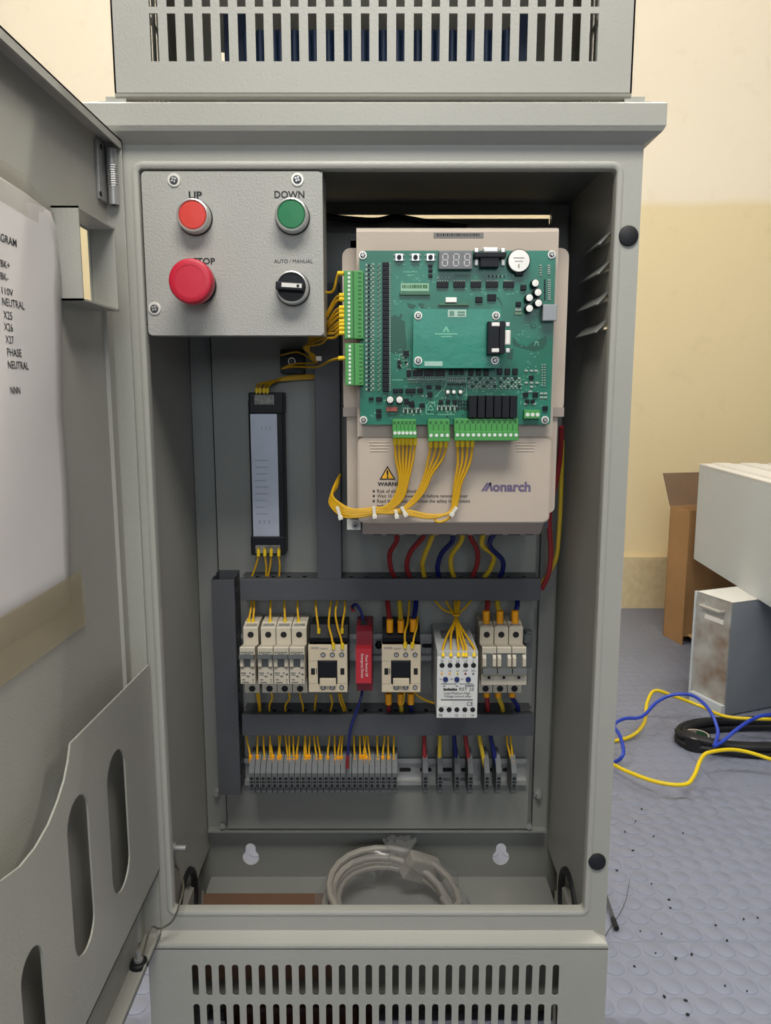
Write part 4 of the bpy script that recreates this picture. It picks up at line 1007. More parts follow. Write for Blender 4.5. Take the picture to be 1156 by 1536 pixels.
# ================================================================== red module, phase relay
yr = .850; yn = .836
rm_ = thing('red_rail_module', 'narrow dark red rail-mounted module with white sideways lettering', 'module', (xf(547, 1036, yr), YR, zf(1036, yr)))
a, b = xf(534.5, 980, yr), xf(558.5, 980, yr)
part('housing', MB().prism([(YR-0.0005, zf(947, yr)+0.004), (YD(yr)+0.012, zf(947, yr)+0.004), (YD(yr), zf(947, yr)), (YD(yr), zf(1036, yr)), (YR-0.0005, zf(1036, yr))], a, b, 'X'), REDD2, rm_)
part('nose', MB().prism([(YD(yr)+0.001, zf(968, yr)), (YD(yn), zf(973, yn)), (YD(yn), zf(1025, yn)), (YD(yr)+0.001, zf(1026, yr))], a-0.0003, b-0.001, 'X'), REDD, rm_)
for s_, cx, w_ in (('Emergency Device', 541.5, 36), ('Power Reverse Off', 548, 32)):
    q = at(cx, 999, yn-0.0003); wd = zf(999-w_/2, yn)-zf(999+w_/2, yn)
    text(s_, 0.0042, q, (0,0,-1), (1,0,0), WHITE, rm_, width=wd)
part('wire_entry', MB().cyl(at(545.5, 935, .862), 0.004, -0.0005, 0.004, 'Y', 16), DARK, rm_)
yr = .797
pr = thing('phase_relay', 'pale grey voltage control relay standing forward of the rail with six yellow wires', 'relay', (xf(685, 1077, yr), YR, zf(1077, yr)))
a, b = xf(655, 1027, yr), xf(716.3, 1027, yr)
part('body', MB().box(a, b, YD(yr)+0.001, YR-0.0005, zf(1077, yr)+0.0005, zf(977, yr)-0.0002, 0.0008), RELS, pr)
part('front', MB().box(a, b, YD(yr), YD(yr)+0.004, zf(1077, yr), zf(985.5, yr), 0.0006), RELW, pr)
part('top_label', MB().box(a+0.008, b-0.008, YD(.84), YD(.87), zf(977, yr)-0.0003, zf(977, yr)+0.0003), TOGGLE, pr)
yp = yr-0.0003
for i, x in enumerate((662.8, 674.8, 686.3, 698.2, 710)):
    for py, xx in ((998, x), (1064.5, x-1.3)):
        q = at(xx, py, yr); part('screw_hole', MB().cyl(q, 0.0028, -0.0003, 0.001, 'Y', 18), DARK, pr)
    ptext(('N', 'L1', 'L2', 'L3', 'L')[i], x, 993.5, 3.6, yp, PRINT, pr)
    ptext(('L1', 'L2', 'L3', 'OFF', 'ON')[i], x-0.3, 1007.6, 2.8, yp, PRINT, pr)
    q = at(x-0.4, 1010.6, yr); part('indicator', MB().cyl(q, 0.0012, -0.0004, 0.001, 'Y', 12), (LUG, LUG, YELP, REDD2, TERM)[i], pr)
    if i != 1: ptext(('PE', '', '12', '11', '14')[i], x-2, 1075, 3.8, yp, PRINT, pr)
for x in (668, 685, 702):
    q = at(x, 1019, yr); k_ = part('adjuster', MB().lathe([(0.0030, 0.001), (0.0028, -0.0012), (0.0, -0.0013)], q, 'Y', 18), mat('adjuster_blue', (26,38,92), 0.4), pr)
part('scale_marks', pbox((659, 1018.6, 663, 1019.4), yp, yr, 0, pbox((675, 1018, 679, 1019), yp, yr, 0, pbox((691, 1018.4, 695, 1019.2), yp, yr, 0, pbox((661, 1025.6, 684, 1026.4), yp, yr, 0, pbox((689, 1025.6, 710, 1026.4), yp, yr, 0, pbox((664, 1028.6, 668, 1029.8), yp, yr, 0, pbox((683, 1028.6, 687, 1029.8), yp, yr, 0, pbox((697, 1028, 711, 1029.6), yp, yr)))))))), TERM, pr)
lm = MB()
for k in range(9): lm.box(xf(665+k*2.3, 1034, yp), xf(667+k*2.3, 1034, yp), YD(yp), YD(yp)+0.0003, zf(1036, yp), zf(1033-(k % 3 == 0)*0.8, yp))
part('maker_mark', lm, PRINT, pr)
ptext('RST 25', 699.5, 1036, 4.6, yp, PRINT, pr, width=22)
ptext('Low-Medium-High', 685.5, 1041.5, 3.7, yp, PRINT, pr, width=39)
ptext('Voltage control relay', 686, 1046, 3.5, yp, PRINT, pr, width=41)
part('print_line', pbox((661, 1049, 709, 1050.6), yp, yr), TERM, pr)
ptext('CE', 704.5, 1058.5, 5.5, yp, PRINT, pr, width=9)
part('paper_label', pbox((657.5, 1051, 676.5, 1059.5), yp-0.0001, yr), WHITE, pr)

# ================================================================== terminal blocks
def terminal(label, px, group=None, w_=8.2):
    yf = .862
    root = thing('terminal_block', label, 'terminal block', (xf(px, 1195, yf), YR, zf(1195, yf)), group)
    W = (xf(px+w_/2, 1170, yf)-xf(px-w_/2, 1170, yf))/2; c = xf(px, 1170, yf)
    z = lambda py: zf(py, yf); Y0 = YD(yf)
    P = [(YR-0.0005, z(1141)), (Y0+0.016, z(1141)), (Y0+0.006, z(1149)), (Y0+0.001, z(1158)), (Y0, z(1160)), (Y0, z(1181)), (Y0+0.003, z(1183)), (Y0+0.004, z(1193)), (Y0+0.007, z(1195)), (YR-0.0005, z(1195))]
    part('housing', MB().prism(P, c-W+0.0002, c+W-0.0002, 'X'), TERM, root)
    q = Vector((c, Y0, z(1168))); part('screw_hole', MB().cyl(q, W*0.62, -0.0002, 0.001, 'Y', 12), DARK, root)
    q = Vector((c, Y0, z(1178.5))); part('screw_hole', MB().cyl(q, W*0.62, -0.0002, 0.001, 'Y', 12), DARK, root)
    part('label_slot', MB().box(c-W*0.7, c+W*0.7, Y0-0.0002, Y0+0.001, z(1174.5), z(1172)), DARK, root)
    q = Vector((c, Y0+0.0035, z(1189))); part('screw_hole', MB().cyl(q, W*0.55, -0.0003, 0.001, 'Y', 12), TOGGLE, root)
    part('marker', MB().prism([(Y0+0.0085, z(1147)), (Y0+0.0052, z(1150)), (Y0+0.0022, z(1156)), (Y0+0.006, z(1154))], c-W*0.6, c+W*0.6, 'X'), TERM, root)
    return root
ORD = ['first', 'second', 'third', 'fourth', 'fifth', 'sixth', 'seventh', 'eighth', 'ninth', 'tenth', 'eleventh', 'twelfth', 'thirteenth', 'fourteenth', 'fifteenth']
def place(i, n): return ('%s from the left' % ORD[i]) if i < (n+1)//2 else ('%s from the right' % ORD[n-1-i])
t0 = terminal('slim grey terminal block at the left end of the packed row', 377.3, 'terminal blocks in the packed row')
step = (592-377.3)/25*(xf(400, 1170, .862)-xf(399, 1170, .862))
for i in range(1, 26):
    c = copy_tree(t0); c.location.x += step*i; c['label'] = 'slim grey terminal block, %s in the packed row' % place(i, 26)
sing = [(637, 'red wire'), (659, 'yellow wire'), (684.5, 'blue wire'), (704.5, 'second red wire from the left'), (729, 'yellow wire, fifth of the seven spaced blocks'), (746.5, 'blue wire, sixth of the seven spaced blocks'), (769.5, 'two thin yellow wires')]
names = ['spaced-out grey terminal block with a thick red wire, nearest the packed row', 'spaced-out grey terminal block with a thick yellow wire, second from the packed row', 'spaced-out grey terminal block with a thick blue wire, third from the packed row', 'spaced-out grey terminal block with a thick red wire, fourth from the packed row', 'spaced-out grey terminal block with a thick yellow wire, third from the right end', 'spaced-out grey terminal block with a thick blue wire, second from the right end', 'grey terminal block at the far right end, fed by two thin yellow wires']
for (px, _), nm in zip(sing, names):
    c = copy_tree(t0); c['label'] = nm; c['group'] = 'spaced terminal blocks'; c.location.x = xf(px, 1195, .862)

# ================================================================== slim power supply, rectifier
ps_ = thing('slim_power_supply', 'long slim black power supply with a silver label upright on the left of the plate', 'power supply', (xf(400, 833, .88), YP, zf(833, .88)))
yf = .880
part('case', pbox((374.5, 600, 426, 820), yf, .9045, 0.002), BLACK, ps_)
part('silver_label', pbox((377.5, 621, 417, 805), yf-0.0004, yf, 0), ALU, ps_)
part('end_cap', pbox((372.5, 588.5, 424.5, 620.5), yf-0.003, .9045, 0.0015), BLACK, ps_)
part('end_cap', pbox((376, 805, 427.5, 833), yf-0.003, .9045, 0.0015), BLACK, ps_)
CLR = mat('clear_terminal', (120,118,112), 0.25, 0.2, 0.4, 300)
part('terminal_window', pbox((381, 592, 411, 607), yf-0.0036, yf-0.002, 0.0004), CLR, ps_)
part('terminal_window', pbox((383, 818, 420, 830), yf-0.0036, yf-0.002, 0.0004), CLR, ps_)
mk = MB()
for i in range(9): pbox((382+i % 3, 690+i*10, 402-i % 4, 691.5+i*10), yf-0.0006, yf, 0, mk)
for i in range(3): pbox((392+i*6, 640, 393.5+i*6, 645), yf-0.0006, yf, 0, mk); pbox((388+i*7, 780, 391+i*7, 786), yf-0.0006, yf, 0, mk)
part('label_print', mk, mat('label_faint', (150,158,172), 0.45), ps_, stuff=True)
rf = thing('bridge_rectifier', 'small square black rectifier block with a silver ring below the operator plate', 'rectifier', (xf(438, 560, .89), YP, zf(560, .89)))
part('block', pbox((420, 524.5, 456, 560), .888, .9045, 0.001), BLACK, rf)
q = at(437.5, 542, .888); part('ring', MB().lathe([(0.0042, 0.0005), (0.0042, -0.001), (0.0034, -0.001), (0.0034, 0.0005)], q, 'Y', 24, ring=True), SILVER, rf)
part('bolt', MB().lathe([(0.0026, 0.0005), (0.0026, -0.0015), (0, -0.0016)], q, 'Y', 6), DGREY, rf)

# ================================================================== wires
def wire(name, label, cat, pts, r, m, group=None, fer=None, fm=YELF, sub=6):
    """pts: (px,py,yd); fer: list of (px,py0,py1,yd,radius) sleeves"""
    W = [at(*p) for p in pts]
    o = solo(name, MB().tube(W, r, 8, sub), m, label, 'wire', W[-1], group)
    for f in (fer or []):
        A, B = at(f[0], f[1], f[3]), at(f[0], f[2], f[3])
        part('ferrule', MB().tube([A, A.lerp(B, 0.05), A.lerp(B, 0.95), B], f[4], 12, 1), fm, o)
    return o
rt = 0.00125                                   # thin control wire
G1 = 'thin yellow wires at the single-pole breakers'
ordn = ['leftmost', 'second', 'third', 'fourth']
for i, (a, b) in enumerate(((377, 373), (406, 405), (427, 427.5), (446.5, 447.5))):
    wire('control_wire', 'thin yellow wire entering the top of the %s single-pole breaker' % ordn[i], 'wire', [(a, 896, .885), (a-0.5, 912, .876), (b, 930, .868), (b, 937, .867)], rt, YEL, G1, [(b, 929, 936.5, .867, 0.0022)])
wire('control_wire', 'second thin wire beside the first in the top of the leftmost breaker', 'wire', [(381, 896, .885), (381, 912, .876), (379.5, 930, .868), (379.5, 937, .867)], rt, YEL, G1, [(379.5, 929, 936.5, .867, 0.0022)])
for i, (a, b) in enumerate(((385, 388), (407, 404), (433, 428), (450, 454))):
    wire('control_wire', 'thin yellow wire leaving the bottom of the %s single-pole breaker' % ordn[i], 'wire', [(a, 1038, .872), (a+1, 1048, .872), (b, 1058, .874), (b+0.5, 1072, .882)], rt, YEL, G1)
wire('control_wire', 'second thin yellow wire leaving the bottom of the leftmost breaker', 'wire', [(388, 1038, .872), (389, 1048, .872), (390, 1058, .874), (391, 1072, .882)], rt, YEL, G1)
# contactor 1
G2 = 'thin yellow wires at the left contactor'
for lab_, p_, f_ in (('thin yellow wire at the rear left terminal of the left contactor', [(473, 896, .885), (474, 915, .872), (476, 932, .863), (478, 948, .858)], (478, 943, 950, .8575)),
                    ('thin yellow wire to the middle front terminal of the left contactor', [(497, 896, .885), (494, 920, .87), (493, 938, .855), (497, 955, .842), (500, 970, .839)], (500, 965, 973, .8375)),
                    ('thin yellow wire crossing to the right front terminal of the left contactor', [(507, 896, .885), (503, 918, .868), (506, 940, .853), (511, 957, .842), (513.5, 970, .839)], (513.5, 965, 973, .8375)),
                    ('thin yellow wire at the rear right terminal of the left contactor', [(517, 896, .885), (517, 915, .872), (514, 932, .861), (513, 948, .857)], (513, 943, 950, .8565))):
    wire('control_wire', lab_, 'wire', p_, rt, YEL, G2, [(*f_, 0.0020)])
for lab_, p_ in (('thin yellow wire hanging from the left side of the left contactor', [(475, 1042, .87), (473, 1052, .874), (471.5, 1070, .884)]), ('curved thin wire below the middle of the left contactor', [(495, 1041, .866), (498, 1052, .868), (497, 1060, .874), (494, 1072, .884)]), ('thin yellow wire leaving the left contactor bottom towards the right', [(508, 1040, .862), (510, 1052, .866), (514, 1062, .874), (516, 1072, .884)]), ('second thin yellow wire leaving the left contactor bottom right', [(511, 1040, .864), (514, 1052, .868), (517, 1060, .875), (519, 1072, .884)])):
    wire('control_wire', lab_, 'wire', p_, rt, YEL, G2)
# red module wires
o = wire('control_wire', 'short blue wire with a bare red end curling above the red module', 'wire', [(528.5, 914, .878), (529, 908.5, .876), (534, 907, .873), (540, 915, .869), (544, 928, .865), (545.5, 936, .863)], 0.0017, BLUEW)
q = at(528.5, 914, .878); part('ferrule', MB().tube([at(528, 909, .877), q, at(530, 917, .878)], 0.0019, 10, 2), REDW, o)
o = wire('control_wire', 'blue wire hanging from the red module over the lower duct to the terminals', 'wire', [(543.5, 1034, .868), (541, 1048, .862), (534, 1068, .860), (526, 1092, .858), (522.5, 1118, .857), (521, 1140, .856)], 0.0017, BLUEW)
part('ferrule', MB().tube([at(521.3, 1133, .856), at(521, 1143, .857), at(520.8, 1152, .858)], 0.0022, 10, 1), REDW, o)
# contactor 2 power wires
for lab_, m_, p_, lg_ in (('thick red wire into the top of the right contactor', REDW, [(580.5, 894, .885), (582, 912, .872), (584, 930, .860)], (584.5, 929, 948, .857)),
                          ('thick yellow wire into the top of the right contactor', YELP, [(599, 894, .885), (599.5, 912, .872), (601, 930, .860)], (601, 930, 948, .857)),
                          ('thick blue wire into the top of the right contactor', BLUEW, [(624, 894, .885), (623, 912, .872), (620, 930, .860)], (619.5, 928.5, 947, .857))):
    wire('power_wire', lab_, 'wire', p_, 0.0030, m_, 'power wires at the right contactor', [(*lg_, 0.0040)], LUG)
for lab_, m_, px, e in (('thick red wire leaving the bottom of the right contactor', REDW, 582.5, 583), ('thick yellow wire leaving the bottom of the right contactor', YELP, 601, 602), ('thick blue wire leaving the bottom of the right contactor', BLUEW, 616, 617)):
    wire('power_wire', lab_, 'wire', [(px, 1043, .858), (px, 1056, .864), (e, 1065, .876), (e, 1074, .886)], 0.0028, m_, 'power wires at the right contactor', [(px, 1040, 1056, .858, 0.0039)], LUG)
for lab_, p_, f_ in (('thin yellow wire looping to the right contactor middle front terminal', [(614, 894, .885), (613, 915, .868), (611, 935, .853), (607, 950, .843), (607.5, 970, .839)], (607.5, 964, 972, .8375)), ('thin yellow wire looping to the right contactor right front terminal', [(626, 925, .866), (625, 940, .852), (621, 955, .842), (618.5, 970, .839)], (618.5, 964, 972, .8375))):
    wire('control_wire', lab_, 'wire', p_, rt, YEL, 'thin yellow wires at the right contactor', [(*f_, 0.0022)])
for lab_, p_ in (('thin wire dropping from the right contactor into its middle lug', [(606.5, 1038, .846), (605.5, 1046, .848), (604, 1056, .852)]), ('thin yellow wire running right from the right contactor to the phase relay foot', [(621, 1038, .85), (630, 1046, .858), (642, 1052, .866), (655, 1056, .87)])):
    wire('control_wire', lab_, 'wire', p_, rt, YEL, 'thin yellow wires at the right contactor')
# phase relay bundle
bun = thing('relay_wire_bundle', 'bundle of thin yellow wires tied above the grey voltage relay', 'wire bundle', at(684, 922, .868))
tops = [(650, 898), (667, 898), (682, 896), (686.5, 896), (690, 896), (709, 898)]
mids = [(664, 914), (675, 913), (682, 910), (685, 910), (688, 910), (697, 912)]
ends = [664.3, 676, 687.3, 694.5, 699, 710.8]
for i in range(6):
    nx = 682+i*0.8; e = ends[i]; k_ = (e-684)/27
    wpt = [(tops[i][0], tops[i][1], .886), (mids[i][0], mids[i][1], .876), (nx, 922, .866), (nx+k_*2, 934, .850), (684+(e-684)*0.45+(-4 if i < 2 else 2 if i > 3 else 0), 952, .829), (e, 972, .804), (e, 984, .7985)]
    part('wire', MB().tube([at(*p) for p in wpt], rt, 8, 6), YEL, bun)
    part('ferrule', MB().tube([at(e, 977, .8005), at(e, 985.5, .7965)], 0.0020, 10, 1), YELF, bun)
q = at(684, 922, .8655); part('cable_tie', MB().lathe([(0.0042, -0.0015), (0.0048, -0.001), (0.0048, 0.001), (0.0042, 0.0015)], q, 'Z', 14), YEL, bun)
# three-pole breaker power wires
for lab_, m_, px, xt in (('thick red wire into the top of the three-pole breaker', REDW, 729, 731), ('thick yellow wire into the top of the three-pole breaker', YELP, 749.5, 746), ('thick blue wire into the top of the three-pole breaker', BLUEW, 772, 775.5)):
    wire('power_wire', lab_, 'wire', [(xt, 894, .886), (xt, 908, .876), (px, 920, .868)], 0.0030, m_, 'power wires at the three-pole breaker', [(px, 916, 935, .866, 0.0042)], LUG)
for lab_, m_, px, e in (('thick red wire leaving the bottom of the three-pole breaker', REDW, 729.5, 732), ('thick yellow wire leaving the bottom of the three-pole breaker', YELP, 747, 754), ('thick blue wire leaving the bottom of the three-pole breaker', BLUEW, 768, 777)):
    wire('power_wire', lab_, 'wire', [(px, 1036, .872), (px+1, 1048, .872), (e-1, 1060, .875), (e, 1074, .886)], 0.0028, m_, 'power wires at the three-pole breaker', [(px, 1038, 1045, .872, 0.0038)], LUG)
# eight power wires below the drive
def c4(l, yds): return [(480+x/3.042, 560+y/3.042, yd) for (x, y), yd in zip(l, yds)]
ydp = [.805, .83, .855, .872, .884]
for lab_, m_, l in (('thick red wire leaving the drive furthest left, bowing left into the duct', REDW, [(335,695),(350,760),(318,820),(322,890),(345,940)]),
                    ('second thick red wire below the drive, slanting left into the duct', REDW, [(480,695),(470,745),(412,815),(395,880),(412,940)]),
                    ('thick yellow wire below the drive, left of the first blue wire', YELP, [(528,695),(503,765),(470,850),(468,890),(478,940)]),
                    ('thick blue wire below the middle of the drive', BLUEW, [(588,695),(605,760),(555,820),(535,885),(545,940)]),
                    ('thick yellow wire below the drive, right of the first blue wire', YELP, [(648,695),(645,760),(600,830),(598,890),(615,940)]),
                    ('third thick red wire below the drive, bowing right', REDW, [(690,695),(685,745),(716,805),(716,870),(690,940)]),
                    ('thick yellow wire below the drive, kinked in front of the second blue wire', YELP, [(757,695),(738,780),(792,830),(777,890),(742,940)]),
                    ('thick blue wire leaving the drive furthest right, kinked to the right', BLUEW, [(820,695),(772,780),(830,850),(832,900),(812,940)])):
    wire('power_wire', lab_, 'wire', c4(l, ydp), 0.0029, m_, 'power wires between drive and duct')
wire('power_wire', 'thick red wire running down the right of the drive past the duct end', 'wire', [(842, 640, .84), (838, 700, .86), (824, 770, .872), (826, 830, .878), (822, 862, .880), (812, 884, .884)], 0.0030, REDW)
wire('power_wire', 'thick yellow wire down the far right of the drive beside the cabinet wall', 'wire', [(843, 660, .87), (841, 740, .875), (838, 800, .88), (833, 840, .885), (815, 872, .893), (810, 884, .893)], 0.0026, YELP)
# terminal row wires
G3 = 'thin yellow wires dropping into the packed terminal row'
rnd = random.Random(3)
xs = [375, 385.5, 396, 405, 408.5, 417, 420, 431, 434, 440, 444.5, 456, 459, 463, 474, 480, 491, 502, 506.5, 511.5, 531.5, 540, 545, 549, 554, 566, 573.5, 582, 590]
for i, xe in enumerate(xs):
    ln = rnd.uniform(-5, 5) if i else -6; j = rnd.choice((0, 2, 4))
    wire('control_wire', 'thin yellow wire with an orange sleeve over the packed terminal row, %s' % place(i, len(xs)), 'wire', [(xe+ln, 1096, .885), (xe+ln*0.8, 1110, .880), (xe+ln*0.25, 1125, .878), (xe+0.5, 1136, .876), (xe+0.5, 1148, .874)], rt*0.95, YEL, G3, [(xe+0.5, 1133+j, 1144+j*0.6, .8745, 0.0022)], LUG)
for i, (a, b, m_, lab_) in enumerate(((636, 637, REDW, 'thick red wire into the spaced block nearest the packed terminal row'), (659.5, 659, YELP, 'thick yellow wire into the second spaced terminal block'), (681, 684.5, BLUEW, 'thick blue wire into the third spaced terminal block'), (698, 704, REDW, 'thick red wire into the fourth spaced terminal block'), (719, 727, YELP, 'thick yellow wire into the fifth spaced terminal block'), (736, 745, BLUEW, 'thick blue wire into the sixth spaced terminal block'))):
    wire('power_wire', lab_, 'wire', [(a, 1095, .885), (a, 1108, .881), ((a+b)/2, 1128, .878), (b, 1150, .873)], 0.0026, m_, 'thick wires at the spaced terminal blocks')
wire('control_wire', 'left one of two thin yellow wires at the end terminal block', 'wire', [(761, 1095, .885), (760, 1112, .881), (764, 1130, .878), (768, 1148, .874)], rt, YEL, None, [(768.5, 1140, 1147, .873, 0.0024)], LUG)
wire('control_wire', 'right one of two thin yellow wires at the end terminal block', 'wire', [(765, 1095, .885), (766, 1112, .881), (768, 1130, .878), (769, 1148, .874)], rt, YEL)
# power supply leads
for i, a in enumerate((385, 390, 396, 401)):
    wire('control_wire', 'thin yellow lead running right from the slim power supply top, %s' % place(i, 4), 'wire', [(a, 592, .878), (a, 582, .880), (a+6+i, 575-i*0.5, .889), (430, 570-i*1.5, .896), (480, 567-i*1.6, .897)], rt, YEL, 'leads at the top of the slim power supply', [(a, 582.5, 590, .879, 0.0021)])
for i, (a, b) in enumerate(((387.5, 376), (397, 398.5), (406.5, 400.5), (418, 418))):
    wire('control_wire', 'thin yellow lead hanging from the bottom of the slim power supply, %s from the left' % ('first', 'second', 'third', 'last')[i], 'wire', [(a, 822, .876), (a, 834, .878), ((a+b)/2+1.5, 850, .882), (b, 870, .886)], rt, YEL, 'leads at the bottom of the slim power supply', [(a, 824, 834, .8765, 0.0020)])
# harness on the left terminal strips
hl = thing('left_wire_harness', 'fan of thin yellow wires from the left terminal strips gathered behind the operator plate', 'wire bundle', at(478, 540, .84))
cr_ = [(410, (470, 462)), (443, (476, 486)), (449, (477, 488)), (461.5, (480, 494)), (467.5, (481, 496)), (474, (482, 499)), (482, (484, 503)), (487, (484, 505)), (493, (482, 509)), (499.5, (480, 516))]
for i, (py, m_) in enumerate(cr_):
    fx = 511 if py < 420 else 513.5
    wpt = [(fx+5, py, .735), (fx-4, py+0.5, .737), (fx-12, py+7+(0 if i else 20), .745), (m_[0]+10, m_[1]-8 if i else 440, .76), (m_[0], m_[1], .785), (463-i*0.8, 518+i*0.3, .82), (466+i*0.6, 534, .84), (473+i*0.3, 543, .852)]
    part('wire', MB().tube([at(*p) for p in wpt], rt, 8, 6), YEL, hl)
    part('ferrule', MB().tube([at(fx-4.5, py, .7365), at(fx+4.5, py, .7355)], 0.0021, 10, 1), YELF, hl)
part('wire', MB().tube([at(*p) for p in ((519, 537.5, .735), (509, 537.5, .738), (495, 541, .76), (482, 548, .80), (470, 551, .845), (440, 550, .884), (422, 553, .886))], rt, 8, 6), YEL, hl)
part('ferrule', MB().tube([at(508, 537.3, .7375), at(516.5, 537.3, .7355)], 0.0021, 10, 1), YELF, hl)
for e in (((473, 544, .852), (460, 545, .872), (440, 546, .884), (424, 552, .886)), ((473, 543, .852), (456, 532, .878), (443, 528, .886), (421, 533, .886))):
    part('wire', MB().tube([at(*p) for p in e], rt*0.8, 8, 6), YEL, hl)
q = at(478, 538, .835); part('cable_tie', MB().box(q.x-0.003, q.x+0.003, q.y-0.002, q.y+0.002, q.z-0.0025, q.z+0.0025, 0.0008), TIE, hl)
# harness below the board
hb_ = thing('lower_wire_harness', 'looped bundle of yellow wires below the board, bent round the left of the drive', 'wire bundle', at(590, 765, .745))
rr = 0.00128
rnd = random.Random(5)
def loopend(i, n, j):
    t = i/(max(1, n-1)); dz = (t-0.5)*19
    return [(560, 767+dz*0.5, .745), (530, 770+dz*0.6, .744), (510, 764+dz*0.9, .748), (498-t*4, 748+dz*0.5, .760), (503+t*2, 727+rnd.uniform(-3,3), .79), (510, 712, .83)]
for i in range(6):
    x = 592.5+i*5.9; lo_ = at(x, 662, .735)
    wpt = [(x, 656, .735), (x, 668, .735), (x+(602-x)*0.15, 690, .738), (599+i*2.6, 720, .741), (592+i*2.6, 745, .743), (578+i*2, 760+i*0.5, .744)]+loopend(i, 6, 0)
    part('wire', MB().tube([at(*p) for p in wpt], rr, 8, 6), YEL, hb_)
    part('ferrule', MB().tube([at(x, 656, .733), at(x, 667, .734)], 0.0021, 10, 1), YELF, hb_)
for i in range(4):
    x = 646+i*7.6
    wpt = [(x, 661, .735), (x-0.5, 673, .735), (x-4-i*0.8, 690, .738), (637+i*3.4, 712, .741), (628+i*3, 735, .743), (612+i*2.4, 756, .744), (596, 765+i*1.2, .744)]+loopend(i+1, 6, 1)
    part('wire', MB().tube([at(*p) for p in wpt], rr, 8, 6), YEL, hb_)
    part('ferrule', MB().tube([at(x, 661, .733), at(x-0.3, 671, .734)], 0.0021, 10, 1), YELF, hb_)
for i in range(4):
    x = 686+i*7.4
    wpt = [(x, 660, .735), (x, 671, .735), (x-i*1.5+0.5, 695, .738), (682+i*3.2, 725, .741), (679+i*2.5, 750, .743), (676+i*1.2, 766, .743), (664-i, 772+i*0.8, .743), (640, 772+i*1.6, .744), (612, 766+i*2.0, .744), (585, 765+i, .745)]+loopend(i+0.5, 6, 2)[1:]
    part('wire', MB().tube([at(*p) for p in wpt], rr, 8, 6), YEL, hb_)
    part('ferrule', MB().tube([at(x, 660, .733), at(x, 670, .734)], 0.0021, 10, 1), YELF, hb_)
part('wire', MB().tube([at(*p) for p in ((678, 768, .742), (672, 778, .742), (660, 783, .743), (653, 781, .744), (652, 776, .744))], rr, 8, 6), YEL, hb_)
for (px, py, a, hh) in ((508, 768, 0.3, 9), (561, 767, 0.1, 8), (594, 770, 0.2, 5), (605, 766, 0.5, 7), (681, 766, -0.6, 7)):
    c = at(px, py, .7405); s_ = 0.00064
    mb = MB().box(c.x-0.0016, c.x+0.0016, c.y-0.0012, c.y+0.0015, c.z-hh*s_, c.z+hh*s_, 0.0006)
    mb.box(c.x-0.0022, c.x+0.0022, c.y-0.003, c.y, c.z-hh*s_-0.002, c.z-hh*s_+0.002, 0.0006)
    part('cable_tie', rotY(mb, c, a), TIE, hb_)
# dark cable sagging behind the drive top
wire('dark_cable', 'black cable sagging across the light gap above the drive', 'wire', [(470, 318, .915), (500, 326, .912), (560, 331, .91), (595, 326, .912), (640, 333, .912), (700, 340, .915)], 0.0034, RUBBER)

# ================================================================== things in the cabinet bottom
cbx = thing('cardboard_piece', 'flat brown cardboard piece lying on the cabinet floor at the left', 'cardboard', (xf(390, 1350, .80), YD(.80), ZFL))
za_, zb_2 = ZFL, ZFL+0.022
P = [(xf(287, 1352, .745), YD(.745)), (xf(500, 1352, .745), YD(.745)), (xf(500, 1336, .86), YD(.86)), (xf(306, 1332, .86), YD(.86))]
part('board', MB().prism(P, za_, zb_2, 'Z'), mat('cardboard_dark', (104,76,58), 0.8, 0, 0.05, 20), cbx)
bag = thing('bagged_cable', 'coil of pale grey cable in a crumpled clear plastic bag on the cabinet floor', 'cable', (xf(595, 1340, .84), YD(.84), ZFL))
CABM = mat('pale_cable', (146,141,132), 0.5)
cc = Vector((xf(588, 1335, .835), YD(.835), ZFL+0.028)); cl = []
for k in range(5*24+1):
    a = 2*PI*k/24; lp_ = k/24
    r_ = 0.074+0.006*math.sin(lp_*2.1)+(-0.010 if int(lp_) % 2 else 0); tl = 0.22*math.cos(a-2.0)
    cl.append(cc+Vector((1.02*r_*math.cos(a), 0.82*r_*math.sin(a), 0.006*lp_-0.014+0.062*r_/0.075*0.28*math.sin(a)-0.010*math.cos(a))))
part('cable', MB().tube(cl, 0.0042, 8, 1), CABM, bag)
plugm = MB().box(-0.022, 0.022, -0.010, 0.010, -0.016, 0.016, 0.003)
R_ = Matrix.Rotation(0.5, 4, 'Y') @ Matrix.Rotation(0.3, 4, 'Z'); pc = at(630, 1302, .885)
plugm.v = [tuple(pc+(R_ @ Vector(v))) for v in plugm.v]
plg = part('plug', plugm, CABM, bag)
pm2 = MB().box(0.020, 0.036, -0.006, 0.006, -0.007, 0.007, 0.0015); pm2.v = [tuple(pc+(R_ @ Vector(v))) for v in pm2.v]
part('plug_sleeve', pm2, CABM, plg)
def crumple(rows):
    mb = MB(); vs = []; fs = []; n = 36; rnd_ = random.Random(11)
    ph = [rnd_.uniform(0, 6.28) for _ in range(6)]
    for i, (rx, ry, cx, cy, z) in enumerate(rows):
        for k in range(n):
            a = 2*PI*k/n; j = 1+0.05*math.sin(5*a+ph[0]+i)+0.04*math.sin(9*a+ph[1]-i*0.7)+rnd_.uniform(-0.03, 0.03)
            vs.append((cx+rx*j*math.cos(a), cy+ry*j*math.sin(a), z+rnd_.uniform(-0.003, 0.003)))
    for i in range(len(rows)-1):
        for k in range(n): fs.append((i*n+k, i*n+(k+1) % n, (i+1)*n+(k+1) % n, (i+1)*n+k))
    mb.add(vs, fs, True); return mb
nk = at(596, 1287, .885); nt_ = at(600, 1258, .885)
